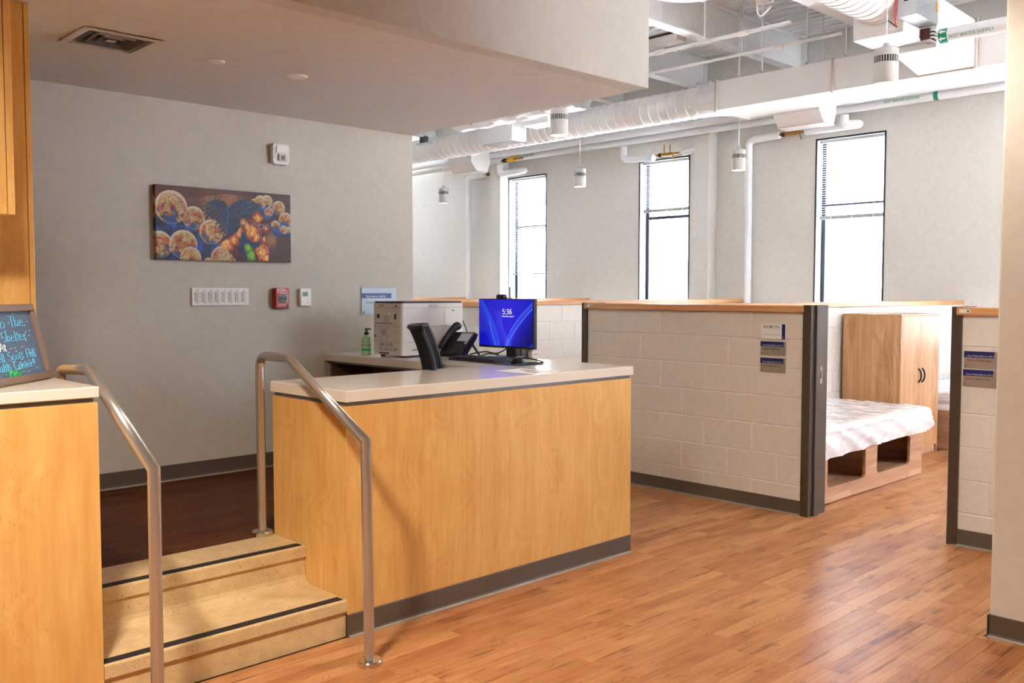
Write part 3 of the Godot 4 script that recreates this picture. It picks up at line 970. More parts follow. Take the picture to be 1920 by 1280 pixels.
# ---------------------------------------------------------------- counters
func build_counters():
	var c = thing("reception_counter", "maple reception counter with a pale stone top", "counter", Vector3(2.278, 0, FRONT_Z))
	var W := 4.25 - 2.278
	# local z runs towards the viewer
	bx(c, "front_panel", mats.maple, Vector3(0.0, 0.1005, -0.02), Vector3(W, 1.022, 0.0), 0.0008)
	var side := PackedVector2Array([Vector2(-0.0205, 0.0), Vector2(-0.0205, 1.022), Vector2(-0.626, 1.022), Vector2(-0.626, 0.0)])
	part(c, "side_panel", prism(side, 0.0, 0.02, f_x), mats.maple)
	bx(c, "kick_board", mats.frame_brown, Vector3(0.0, 0.0, -0.02), Vector3(W, 0.1, -0.0005), 0.0)
	base_board(c, "base_strip", Vector3(0, 0, 0), Vector3(W, 0, 0), Vector3(0, 0, 1))
	bx(c, "end_panel", mats.maple, Vector3(W - 0.02, 0.0, -2.218), Vector3(W, 1.022, -0.0205), 0.0008)
	bx(c, "back_panel", mats.maple, Vector3(0.0205, UP + 0.001, -0.626), Vector3(0.55, 1.022, -0.606), 0.0008)
	bx(c, "desk_support", mats.under_desk, Vector3(1.34, UP + 0.001, -2.19), Vector3(W - 0.021, 1.022, -2.17), 0.0008)
	bx(c, "modesty_panel", mats.under_desk, Vector3(W - 0.3, UP + 0.001, -2.16), Vector3(W - 0.28, 1.022, -0.63), 0.0008)
	for r in [[0.008, W - 0.008, -0.62, -0.01], [1.36, W - 0.008, -2.21, -0.6205]]:
		bx(c, "reveal_strip", mats.reveal_metal, Vector3(r[0], 1.0222, r[2]), Vector3(r[1], 1.0415, r[3]), 0.001)
	var st := new_st()
	var outline := PackedVector2Array([Vector2(-0.004, 0.006), Vector2(W + 0.012, 0.006), Vector2(W + 0.03, -2.2185), Vector2(1.315, -2.2185), Vector2(1.315, -0.64), Vector2(-0.004, -0.64)])
	var inner := Geometry2D.offset_polygon(outline, -0.003)[0]
	add_prism(st, outline, 1.042, 1.089, f_y)
	var idx := Geometry2D.triangulate_polygon(inner)
	for k in range(0, idx.size(), 3):
		var a := Vector3(inner[idx[k]].x, 1.092, inner[idx[k]].y)
		var b := Vector3(inner[idx[k + 1]].x, 1.092, inner[idx[k + 1]].y)
		var d := Vector3(inner[idx[k + 2]].x, 1.092, inner[idx[k + 2]].y)
		tri(st, a, b, d, Vector3.UP, uvof(a, Vector3.UP), uvof(b, Vector3.UP), uvof(d, Vector3.UP))
	var om := outline
	for k in om.size():
		var p := om[k]
		var q := om[(k + 1) % om.size()]
		# matching corners of the inset outline
		var pi := p
		var qi := q
		for v in inner:
			if v.distance_to(p) < 0.006: pi = v
			if v.distance_to(q) < 0.006: qi = v
		var n := Vector3(q.y - p.y, 0, -(q.x - p.x)).normalized()
		if Geometry2D.is_polygon_clockwise(om): n = -n
		n = (n + Vector3.UP).normalized()
		quad(st, Vector3(p.x, 1.089, p.y), Vector3(q.x, 1.089, q.y), Vector3(qi.x, 1.092, qi.y), Vector3(pi.x, 1.092, pi.y), n)
	part(c, "countertop", st.commit(), mats.solid_surface)
	# left counter
	c = thing("side_counter", "maple counter at the left edge with the chalkboard on it", "counter", Vector3(1.23, 0, FRONT_Z))
	bx(c, "front_panel", mats.maple, Vector3(-2.8, 0.1005, -0.02), Vector3(0.0, 1.128, 0.0), 0.0008)
	bx(c, "side_panel", mats.maple, Vector3(-0.02, 0.0, -0.62), Vector3(0.0, 1.128, -0.0205), 0.0008)
	bx(c, "back_panel", mats.maple, Vector3(-2.8, 0.0, -0.62), Vector3(-0.0205, 1.128, -0.6), 0.0008)
	bx(c, "kick_board", mats.frame_brown, Vector3(-2.8, 0, -0.02), Vector3(0.0, 0.1, -0.0005), 0.0)
	base_board(c, "base_strip", Vector3(-2.8, 0, 0), Vector3(0, 0, 0), Vector3(0, 0, 1))
	bx(c, "reveal_strip", mats.reveal_metal, Vector3(-2.79, 1.1282, -0.61), Vector3(-0.012, 1.1445, -0.008), 0.001)
	bx(c, "countertop", mats.solid_surface, Vector3(-2.8, 1.145, -0.63), Vector3(0.004, 1.185, 0.006), 0.003)
	# cabinets behind it
	c = thing("tall_panel", "tall maple end panel reaching the low ceiling", "panel", Vector3(1.262, UP, -4.16))
	bx(c, "panel", mats.maple, Vector3(-1.6, 0.001, -0.6), Vector3(-0.022, LOW - UP - 0.002, 0.0), 0.001)
	bx(c, "edge_trim", mats.maple, Vector3(-0.0195, 0.001, -0.6), Vector3(0.0, LOW - UP - 0.002, 0.002), 0.001)
	c = thing("wall_cabinet", "maple wall cabinet hanging at the top left", "cabinet", Vector3(1.089, 1.811, -4.155))
	bx(c, "body", mats.maple, Vector3(-1.4, 0.0, 0.0), Vector3(0.0, LOW - 1.811 - 0.002, 0.334), 0.001)
	bx(c, "end_stile", mats.maple, Vector3(-0.0235, -0.002, 0.3345), Vector3(0.001, LOW - 1.811 - 0.002, 0.356), 0.001)
	for k in 3:
		var d = bx(c, "door", mats.maple, Vector3(-0.0265 - 0.45 * (k + 1) + 0.003, -0.002, 0.336), Vector3(-0.0265 - 0.45 * k, LOW - 1.811 - 0.004, 0.356), 0.001)
		part(d, "handle", tube(rounded([Vector3(-0.19, -0.4, 0.01), Vector3(-0.19, -0.4, 0.04), Vector3(-0.19, -0.3, 0.04), Vector3(-0.19, -0.3, 0.01)], 0.01, 4), 0.005, 8), mats.chrome)

# ---------------------------------------------------------------- ducts, pipes and wires under the deck
# spiral duct along an axis with raised seams
func spiral(parent, called, a: Vector3, b: Vector3, r: float, pitch := 0.14):
	var d := (b - a)
	var l := d.length()
	var prof := [Vector2(0.0, 0.0), Vector2(r, 0.0)]
	var s := pitch * 0.5
	while s < l - 0.02:
		prof.append_array([Vector2(r, s - 0.008), Vector2(r + 0.007, s - 0.004), Vector2(r + 0.007, s + 0.004), Vector2(r, s + 0.008)])
		s += pitch
	prof.append_array([Vector2(r, l), Vector2(0.0, l)])
	var o = part(parent, called, lathe(prof, 32), mats.duct_white)
	var y := d.normalized()
	var x := y.cross(Vector3.UP if absf(y.y) < 0.9 else Vector3.RIGHT).normalized()
	o.transform = Transform3D(Basis(x, y, x.cross(y)), a)
	return o

func build_ceiling_services():
	# main duct, along the windows
	var t = thing("main_duct", "long white duct running above the bedrooms, round then square", "duct", Vector3(9.85, 3.66, -6.36))
	spiral(t, "round_duct", Vector3(-0.16, 0.19, -0.25), Vector3(-0.16, 0.19, -9.6), 0.185)
	# square part, with standing flanges
	bx(t, "square_duct", mats.duct_white, Vector3(-0.35, 0.02, 0.0), Vector3(0.35, 0.355, 5.9), 0.004)
	part(t, "transition", prism(PackedVector2Array([Vector2(-0.345, 0.025), Vector2(0.345, 0.025), Vector2(0.345, 0.35), Vector2(-0.345, 0.35)]), -0.02, 0.0, f_z), mats.duct_white)
	var st := new_st()
	for k in 24:
		var a0 := TAU * k / 24.0
		var a1 := TAU * (k + 1) / 24.0
		var sq := func(a: float) -> Vector3:
			var c := cos(a); var s := sin(a)
			var m := maxf(absf(c), absf(s))
			return Vector3(c / m * 0.345, 0.1875 + s / m * 0.163, -0.02)
		var ci := func(a: float) -> Vector3: return Vector3(-0.16 + cos(a) * 0.186, 0.19 + sin(a) * 0.186, -0.3)
		quad(st, sq.call(a0), sq.call(a1), ci.call(a1), ci.call(a0), Vector3(cos((a0 + a1) * 0.5), sin((a0 + a1) * 0.5), -0.4).normalized())
	part(t, "taper", st.commit(), mats.duct_white)
	for z in [0.0, 1.47, 2.9, 4.4]:
		bx(t, "flange", mats.duct_seam, Vector3(-0.372, 0.0, z - 0.012), Vector3(0.372, 0.375, z + 0.012), 0.003)
	for z in [-1.6, -4.4, -7.2]:
		part(t, "hanger_strap", tube([Vector3(-0.16, 0.37, z), Vector3(-0.16, 1.12, z)], 0.006, 6), mats.duct_white)
	# branch outlets pointing to the wall
	var outs := [[-5.72, 0], [-11.85, 1]]
	for o in outs:
		var v = thing("duct_outlet", "white tapered duct outlet " + ("near the right window" if o[1] == 0 else "near the left-hand pipe elbow"), "duct", Vector3(10.21, 3.66, o[0]), 0, "tapered duct outlets below the main duct")
		part(v, "hood", prism(PackedVector2Array([Vector2(0.0, 0.3), Vector2(0.0, 0.0), Vector2(0.12, -0.13), Vector2(0.36, -0.13), Vector2(0.42, 0.02), Vector2(0.42, 0.3)]), -0.3, 0.3, f_z), mats.duct_white)
		part(v, "hanger_rod", tube([Vector3(0.25, 0.3, 0.2), Vector3(0.25, DECK - 3.66, 0.2)], 0.005, 6), mats.duct_white)
		bx(v, "lip", mats.duct_seam, Vector3(0.11, -0.14, -0.31), Vector3(0.37, -0.131, 0.31), 0.002)
	# the terminal unit that feeds it
	var u = thing("terminal_unit", "air terminal unit with spiral duct, grey control box and plenum", "air unit", Vector3(8.0, 3.7, -3.63))
	spiral(u, "spiral_duct", Vector3(-0.16, 0.36, 0.0), Vector3(-3.0, 0.36, 0.0), 0.25, 0.11)
	bx(u, "inlet_box", mats.duct_white, Vector3(-0.16, 0.0, -0.225), Vector3(0.2, 0.6, 0.215), 0.003)
	bx(u, "casing", mats.galvanised, Vector3(0.201, 0.03, -0.21), Vector3(0.44, 0.6, 0.2), 0.003)
	var g = bx(u, "control_box", mats.galvanised, Vector3(-0.31, 0.08, 0.222), Vector3(0.14, 0.56, 0.38), 0.004)
	bx(g, "door_seam", mats.vent_dark, Vector3(-0.228, -0.12, -0.02), Vector3(-0.2255, -0.02, 0.02), 0.0)
	bx(g, "data_tag", mats.orange_tag, Vector3(0.17, -0.14, 0.0795), Vector3(0.21, -0.06, 0.082), 0.0)
	var cl = bx(u, "coil", mats.copper_dark, Vector3(0.16, -0.02, 0.222), Vector3(0.32, 0.078, 0.30), 0.003)
	for k in 3:
		part(cl, "coil_bend", tube(rounded([Vector3(-0.06, -0.03 + 0.03 * k, 0.04), Vector3(-0.06, -0.03 + 0.03 * k, 0.065), Vector3(0.05, -0.027 + 0.03 * k, 0.065), Vector3(0.05, -0.027 + 0.03 * k, 0.04)], 0.02, 4), 0.009, 8), mats.duct_white)
	part(u, "plenum", prism(PackedVector2Array([Vector2(0.46, 0.24), Vector2(0.46, -0.17), Vector2(0.62, -0.17), Vector2(1.472, -0.33), Vector2(1.472, 0.2)]), -0.02, 0.42, f_y), mats.duct_white)
	bx(u, "plenum_flange", mats.duct_seam, Vector3(1.445, -0.035, -0.345), Vector3(1.47, 0.44, 0.225), 0.003)
	part(u, "red_wire", tube(smooth_path([Vector3(-0.312, 0.32, 0.24), Vector3(-0.36, 0.2, 0.235), Vector3(-0.35, 0.05, 0.23), Vector3(-0.33, 0.0, 0.235)], 6), 0.006, 6), mats.red_wire)
	part(u, "sensor_wire", tube([Vector3(-0.42, 0.05, 0.19), Vector3(-0.33, 0.0, 0.235)], 0.006, 6), mats.print_dark)
	# insulated water pipe with printed flow label
	var p = thing("labelled_pipe", "thick white pipe with green flow arrows beside the terminal unit", "pipe", Vector3(8.22, 3.7, -3.26))
	var run := rounded([Vector3(0, 0, 0), Vector3(0, 0.0, 0.62), Vector3(0.0, -0.18, 0.9), Vector3(0.0, -0.18, 2.2)], 0.12, 6)
	part(p, "pipe", tube(run, 0.06, 20), mats.pipe_white)
	part(p, "label_band", tube([Vector3(0, 0, 0.0), Vector3(0, 0, 0.07)], 0.0612, 20), mats.green_print)
	text(p, "lettering", "HOT WATER SUPPLY", 0.03, mats.green_print, Vector3(-0.062, -0.032, 0.09), Vector3(30, -90, 0))
	for k in 2:
		part(p, "flow_arrow", prism(PackedVector2Array([Vector2(0.008, 0.0), Vector2(0.03, 0.018), Vector2(0.03, 0.006), Vector2(0.062, 0.006), Vector2(0.062, -0.006), Vector2(0.03, -0.006), Vector2(0.03, -0.018)]), -0.0655, -0.061, f_x), mats.print_white, Vector3(0, 0.02 - 0.045 * k, 0), Vector3(0, 0, 12 * k))
	# pair of long insulated pipes along the window wall
	for k in 2:
		var q = thing("supply_pipe", ["upper", "lower"][k] + " long white insulated pipe running above the windows", "pipe", Vector3(10.72 + 0.2 * k, 3.83 - 0.07 * k, -15.9), 0, "long pipes above the windows")
		part(q, "pipe", tube([Vector3.ZERO, Vector3(0, 0, 19.8)], [0.062, 0.052][k], 18), mats.pipe_white)
		if k == 1:
			part(q, "label_band", tube([Vector3(0, 0, 4.6), Vector3(0, 0, 4.66)], 0.053, 18), mats.green_print)
			text(q, "lettering", "HOT WATER RETURN", 0.034, mats.green_print, Vector3(-0.054, 0.0, 4.72), Vector3(15, -90, 0))
			part(q, "label_band", tube([Vector3(0, 0, 11.52), Vector3(0, 0, 11.57)], 0.053, 18), mats.green_print)
			text(q, "lettering", "HOT WATER RETURN", 0.034, mats.green_print, Vector3(-0.054, 0.0, 10.95), Vector3(15, -90, 0))
	# wall drops with brass valves, one for each bedroom
	var drops := [
		[[Vector3(10.92, 3.69, -5.46), Vector3(10.92, 3.58, -5.46), Vector3(11.05, 3.58, -5.30), Vector3(11.06, 3.58, -6.05)], [Vector3(11.06, 3.58, -6.42), Vector3(11.06, 3.56, -6.88), Vector3(11.08, 3.4, -6.89), Vector3(11.09, 0.3, -6.885)], Vector3(11.06, 3.58, -6.24), "right-hand brass valve pipe above the nearest window"],
		[[Vector3(10.92, 3.69, -8.92), Vector3(10.92, 3.5, -8.92), Vector3(10.9, 3.46, -8.35)], [Vector3(11.06, 3.52, -7.95), Vector3(11.06, 3.55, -7.73)], Vector3(10.96, 3.5, -8.15), "middle brass valve pipe above the middle window"],
		[[Vector3(10.92, 3.69, -11.62), Vector3(10.92, 3.52, -11.62), Vector3(11.04, 3.56, -11.12), Vector3(11.06, 3.56, -11.75)], [Vector3(11.06, 3.58, -12.12), Vector3(11.06, 3.56, -12.59), Vector3(11.08, 3.4, -12.6), Vector3(11.09, 0.3, -12.6)], Vector3(11.06, 3.58, -11.93), "left-hand brass valve pipe beside the farthest window"]]
	for d in drops:
		var o: Vector3 = d[2]
		var q = thing("valve_pipe", "white insulated pipe, " + d[3], "pipe", o, 0, "valve pipes at the window wall")
		for seg in 2:
			var l := []
			for v in d[seg]: l.append(v - o)
			part(q, "pipe", tube(rounded(l, 0.08, 6), 0.05, 16), mats.pipe_white)
		var vb = part(q, "valve", tube([Vector3(0, 0, -0.2), Vector3(0, 0, -0.08), Vector3(0, 0, -0.075), Vector3(0, 0, 0.075), Vector3(0, 0, 0.08), Vector3(0, 0, 0.2)], [0.016, 0.016, 0.026, 0.026, 0.016, 0.016], 10), mats.brass)
		part(vb, "stem", tube([Vector3(-0.01, 0.02, 0.05), Vector3(-0.01, 0.13, 0.05)], 0.009, 8), mats.brass)
		part(vb, "stem", tube([Vector3(-0.01, 0.02, -0.05), Vector3(-0.01, 0.14, -0.05)], 0.009, 8), mats.brass)
		part(vb, "lever", tube([Vector3(-0.03, 0.02, 0.1), Vector3(-0.05, -0.1, 0.16)], 0.009, 8), mats.brass)
		part(vb, "union", tube([Vector3(0, 0, -0.15), Vector3(0, 0, -0.11)], 0.03, 6), mats.copper_dark)
	# yellow gas cock near the far end
	var y = thing("gas_valve", "small yellow valve on a pipe near the far ceiling grille", "valve", Vector3(10.8, 3.72, -11.2))
	part(y, "pipe_nipple", tube([Vector3(0, 0, -0.25), Vector3(0, 0, 0.25)], 0.02, 10), mats.brass)
	part(y, "body", tube([Vector3(0, 0, -0.06), Vector3(0, 0, 0.06)], 0.04, 12), mats.yellow)
	bx(y, "lever", mats.yellow, Vector3(-0.02, 0.05, -0.02), Vector3(0.02, 0.07, 0.18), 0.004)
	part(y, "dark_union", tube([Vector3(0, 0, -0.2), Vector3(0, 0, -0.14)], 0.035, 8), mats.print_dark)
	# sprinkler pipes
	for k in 2:
		var s = thing("sprinkler_pipe", ["nearer", "farther"][k] + " thin sprinkler pipe crossing below the roof beams", "pipe", Vector3([8.0, 9.0][k], [4.04, 4.13][k], -15.5), 0, "thin sprinkler pipes below the deck")
		part(s, "pipe", tube([Vector3.ZERO, Vector3(0, 0, 10.95)], [0.02, 0.017][k], 10), mats.duct_white)
		for z in ([9.4, 10.4] if k == 0 else [8.4, 10.2]):
			part(s, "coupling", tube([Vector3(0, 0, z), Vector3(0, 0, z + 0.1)], 0.028, 10), mats.duct_white)
			part(s, "hanger_rod", tube([Vector3(0, 0, z - 0.4), Vector3(0, DECK - [4.04, 4.13][k], z - 0.4)], 0.006, 6), mats.duct_white)
	# rods that hold the square duct
	for z in [-6.05, -5.75, -5.2, -4.75]:
		var r = thing("hanger_rod", "thin white hanger rod above the square duct, " + ["first", "second", "third", "fourth"][[-6.05, -5.75, -5.2, -4.75].find(z)] + " from the left", "rod", Vector3(9.5, 4.02, z), 0, "hanger rods above the square duct")
		part(r, "rod", tube([Vector3.ZERO, Vector3(0, DECK - 4.02, 0)], 0.011 if z < -5.5 else 0.006, 8), mats.duct_white)
		part(r, "nut", tube([Vector3(0, 0.0, 0), Vector3(0, 0.02, 0)], 0.018, 6), mats.duct_seam)
	# another duct passing high at the top edge of the view
	var e = thing("upper_duct", "round beige duct elbow at the top edge of the view", "duct", Vector3(6.3, 3.9, -4.72))
	part(e, "elbow", tube(rounded([Vector3(-1.5, 0.23, 0.0), Vector3(0.22, 0.23, 0.0), Vector3(0.22, 0.23, 0.78)], 0.42, 12), 0.22, 28), mats.duct_white)
	# strip of open slot in the deck
	var sl = thing("deck_fixture", "long narrow dark-edged trough fixture under the deck", "fixture", Vector3(9.2, 4.5, -7.2))
	bx(sl, "trough", mats.duct_white, Vector3(-0.09, 0.0, -0.55), Vector3(0.09, 0.1, 0.55), 0.004)
	bx(sl, "slot", mats.copper_dark, Vector3(-0.096, 0.07, -0.55), Vector3(-0.0905, 0.1, 0.55), 0.001)
	# bracket near the top of the view
	var bk = thing("strap_bracket", "small beige bracket with a hanging strap loop at the top of the view", "bracket", Vector3(7.2, 3.99, -4.36))
	bx(bk, "plate", mats.duct_seam, Vector3(-0.01, 0.0, -0.06), Vector3(0.01, 0.12, 0.1), 0.003)
	part(bk, "strap", tube(smooth_path([Vector3(0, 0.08, -0.06), Vector3(0, -0.05, -0.05), Vector3(0, -0.09, -0.01), Vector3(0, -0.03, 0.08)], 6), 0.008, 6), mats.pipe_white)
	# wrapped ducts beyond the low ceiling
	for k in 2:
		var w = thing("wrapped_duct", ["foil-wrapped white duct right of the low ceiling corner", "foil-wrapped white duct beside the ceiling grille"][k], "duct", Vector3(7.6 + 0.75 * k, 3.72, [-9.4, -8.6][k]), 0, "wrapped ducts beyond the low ceiling")
		part(w, "wrap", crumpled(0.3 + 0.02 * k, 2.2, 31 + k), mats.wrap_white, Vector3(0, 0.3, 0))
		for z in [-0.7, 0.6]:
			part(w, "hanger_rod", tube([Vector3(0, 0.6, z), Vector3(0, DECK - 3.72, z)], 0.006, 6), mats.duct_white)
			part(w, "band", tube([Vector3(0, 0.3, z), Vector3(0, 0.3, z + 0.03)], 0.33, 24), mats.duct_seam)
	var gb = thing("grille_box", "white box with a slotted air grille under the ducts", "grille", Vector3(9.18, 3.62, -9.7))
	bx(gb, "box", mats.duct_white, Vector3(-0.16, 0.03, -0.35), Vector3(0.12, 0.3, 0.35), 0.004)
	bx(gb, "frame", mats.pipe_white, Vector3(-0.15, 0.012, -0.34), Vector3(0.11, 0.029, 0.34), 0.003)
	for k in 9:
		bx(gb, "slat", mats.vent_grey, Vector3(-0.125 + 0.026 * k, 0.004, -0.3), Vector3(-0.112 + 0.026 * k, 0.0115, 0.3), 0.001)
	for z in [-0.25, 0.25]:
		part(gb, "hanger_rod", tube([Vector3(0, 0.3, z), Vector3(0, DECK - 3.62, z)], 0.005, 6), mats.duct_white)
	var jb = thing("junction_box", "white square box with a round green mark beside the far lamp", "box", Vector3(9.0, 3.78, -8.9))
	bx(jb, "box", mats.duct_white, Vector3(0, 0, -0.25), Vector3(0.3, 0.32, 0.25), 0.004)
	part(jb, "round_mark", lathe([Vector2(0.0, 0.0), Vector2(0.045, 0.0), Vector2(0.045, 0.002), Vector2(0.03, 0.002), Vector2(0.03, 0.001), Vector2(0.0, 0.001)], 20), mats.green_print, Vector3(-0.001, 0.17, 0.06), Vector3(0, 0, 90))
	var hc = thing("hanger_clamp", "grey steel clamp hanging just right of the low ceiling corner", "clamp", Vector3(8.5, 3.655, -10.64))
	bx(hc, "plate", mats.galvanised, Vector3(-0.05, 0, -0.14), Vector3(0.05, 0.015, 0.14), 0.003)
	bx(hc, "block", mats.charcoal, Vector3(-0.03, 0.016, -0.07), Vector3(0.03, 0.11, -0.03), 0.003)
	bx(hc, "block", mats.charcoal, Vector3(-0.03, 0.016, 0.02), Vector3(0.03, 0.11, 0.06), 0.003)
	part(hc, "rod", tube([Vector3(0, 0.016, 0), Vector3(0, DECK - 3.655, 0)], 0.006, 6), mats.galvanised)

func crumpled(r: float, l: float, sd: int) -> ArrayMesh:
	var n := noise(sd, 2.2, 3)
	var st := new_st()
	var cols := 32
	var rows := 40
	var at := func(i: int, k: int) -> Vector3:
		var a := TAU * (k % cols) / cols
		var z := -l * 0.5 + l * i / rows
		var rr := r * (1.0 + 0.12 * n.get_noise_3d(cos(a), sin(a), z) + 0.05 * n.get_noise_3d(cos(a) * 3.0, sin(a) * 3.0, z * 3.0 + 9.0))
		return Vector3(cos(a) * rr, sin(a) * rr, z)
	for i in rows:
		for k in cols:
			var a: Vector3 = at.call(i, k)
			var b: Vector3 = at.call(i, k + 1)
			var c: Vector3 = at.call(i + 1, k + 1)
			var d: Vector3 = at.call(i + 1, k)
			var nn := (c - a).cross(d - b).normalized()
			if nn.dot(Vector3(a.x, a.y, 0)) < 0: nn = -nn
			quad(st, a, b, c, d, nn)
	return st.commit()

# ---------------------------------------------------------------- pendant lamps
func build_lamps():
	var spots := [[Vector3(6.786, 3.05, -3.079), "largest white cylinder pendant lamp, beside the terminal unit"], [Vector3(6.703, 3.05, -6.287), "white cylinder pendant lamp in front of the round duct"], [Vector3(10.217, 3.05, -6.497), "white cylinder pendant lamp between the middle and nearest windows"], [Vector3(10.143, 3.05, -9.097), "white cylinder pendant lamp between the farthest and middle windows"], [Vector3(10.316, 3.05, -12.394), "farthest white cylinder pendant lamp, left of the wall pipe"], [Vector3(3.75, 3.1, -1.85), "white cylinder pendant lamp of the lobby, beside the hall opening"], [Vector3(0.25, 3.1, -1.85), "white cylinder pendant lamp of the lobby, before the left counter"]]
	var proto = null
	for k in spots.size():
		var at: Vector3 = spots[k][0]
		if proto == null:
			proto = thing("pendant_lamp", spots[k][1], "lamp", at, 0, "white cylinder pendant lamps")
			var r := 0.0865
			part(proto, "body", lathe([Vector2(0.0, 0.265), Vector2(0.03, 0.265), Vector2(r - 0.012, 0.258), Vector2(r, 0.248), Vector2(r, 0.2), Vector2(r - 0.008, 0.2), Vector2(r - 0.008, 0.15), Vector2(r, 0.15), Vector2(r, 0.004), Vector2(r - 0.004, 0.0), Vector2(r - 0.008, 0.004), Vector2(r - 0.008, 0.012), Vector2(0.0, 0.012)], 36), mats.lamp_body)
			part(proto, "slot_ring", lathe([Vector2(r - 0.0075, 0.151), Vector2(r - 0.0075, 0.199)], 36), mats.slot_dark)
			var fin := box_mesh(Vector3(0.007, 0.05, 0.006), 0.001)
			for j in 28:
				var a := TAU * j / 28.0
				part(proto, "louvre_fin", fin, mats.lamp_body, Vector3(cos(a) * (r - 0.004), 0.175, sin(a) * (r - 0.004)), Vector3(0, -rad_to_deg(a), 0))
			part(proto, "lens", lathe([Vector2(0.0, 0.003), Vector2(r - 0.009, 0.003), Vector2(r - 0.009, 0.011), Vector2(0.0, 0.011)], 32), mats.lamp_glow)
			part(proto, "cord_grip", lathe([Vector2(0.0, 0.3), Vector2(0.02, 0.298), Vector2(0.03, 0.28), Vector2(0.034, 0.2655), Vector2(0.0, 0.2655)], 16), mats.vent_grey)
			part(proto, "cord", tube([Vector3(0, 0.3, 0), Vector3(0, DECK - 3.05, 0)], 0.004, 6), mats.duct_white)
			var s := SpotLight3D.new()
			s.name = "lamp_light"
			s.light_energy = 0.11
			s.light_color = c8(255, 243, 226)
			s.spot_angle = 50.0
			s.spot_angle_attenuation = 0.8
			s.spot_range = 16.0
			s.spot_attenuation = 2.0
			s.light_size = 0.08
			s.shadow_enabled = true
			s.position = Vector3(0, -0.004, 0)
			s.rotation_degrees = Vector3(-90, 0, 0)
			proto.add_child(s)
		else:
			var c = copy_of(proto, at, spots[k][1], "white cylinder pendant lamps")
			if k >= 5:
				c.get_node("lamp_light").light_energy = 0.22 if k == 5 else 1.05
				c.get_node("lamp_light").spot_angle = 80.0
				c.get_node("lamp_light").light_size = 0.16
				c.get_node("cord").mesh = tube([Vector3(0, 0.3, 0), Vector3(0, 3.6 - 3.1, 0)], 0.004, 6)

# ---------------------------------------------------------------- beds and wardrobe
func panel_with_holes(l: float, h: float, t: float, holes: Array, r: float) -> ArrayMesh:
	var st := new_st()
	var x := 0.0
	var fz := f_z
	for o in holes:
		var a: float = o[0]; var b: float = o[1]; var y0: float = o[2]; var y1: float = o[3]
		add_prism(st, PackedVector2Array([Vector2(x, 0), Vector2(a, 0), Vector2(a, h), Vector2(x, h)]), 0.0, t, fz)
		var lo := PackedVector2Array([Vector2(a, 0), Vector2(b, 0)])
		var hi := PackedVector2Array([Vector2(b, h), Vector2(a, h)])
		for k in 6:
			var q := deg_to_rad(18.0 * k)
			lo.append(Vector2(b - r + r * cos(q), y0 + r - r * sin(q)))
			hi.append(Vector2(a + r - r * cos(q), y1 - r + r * sin(q)))
		for k in 6:
			var q := deg_to_rad(90.0 - 18.0 * k)
			lo.append(Vector2(a + r - r * cos(q), y0 + r - r * sin(q)))
			hi.append(Vector2(b - r + r * cos(q), y1 - r + r * sin(q)))
		add_prism(st, lo, 0.0, t, fz)
		add_prism(st, hi, 0.0, t, fz)
		x = b
	add_prism(st, PackedVector2Array([Vector2(x, 0), Vector2(l, 0), Vector2(l, h), Vector2(x, h)]), 0.0, t, fz)
	return st.commit()

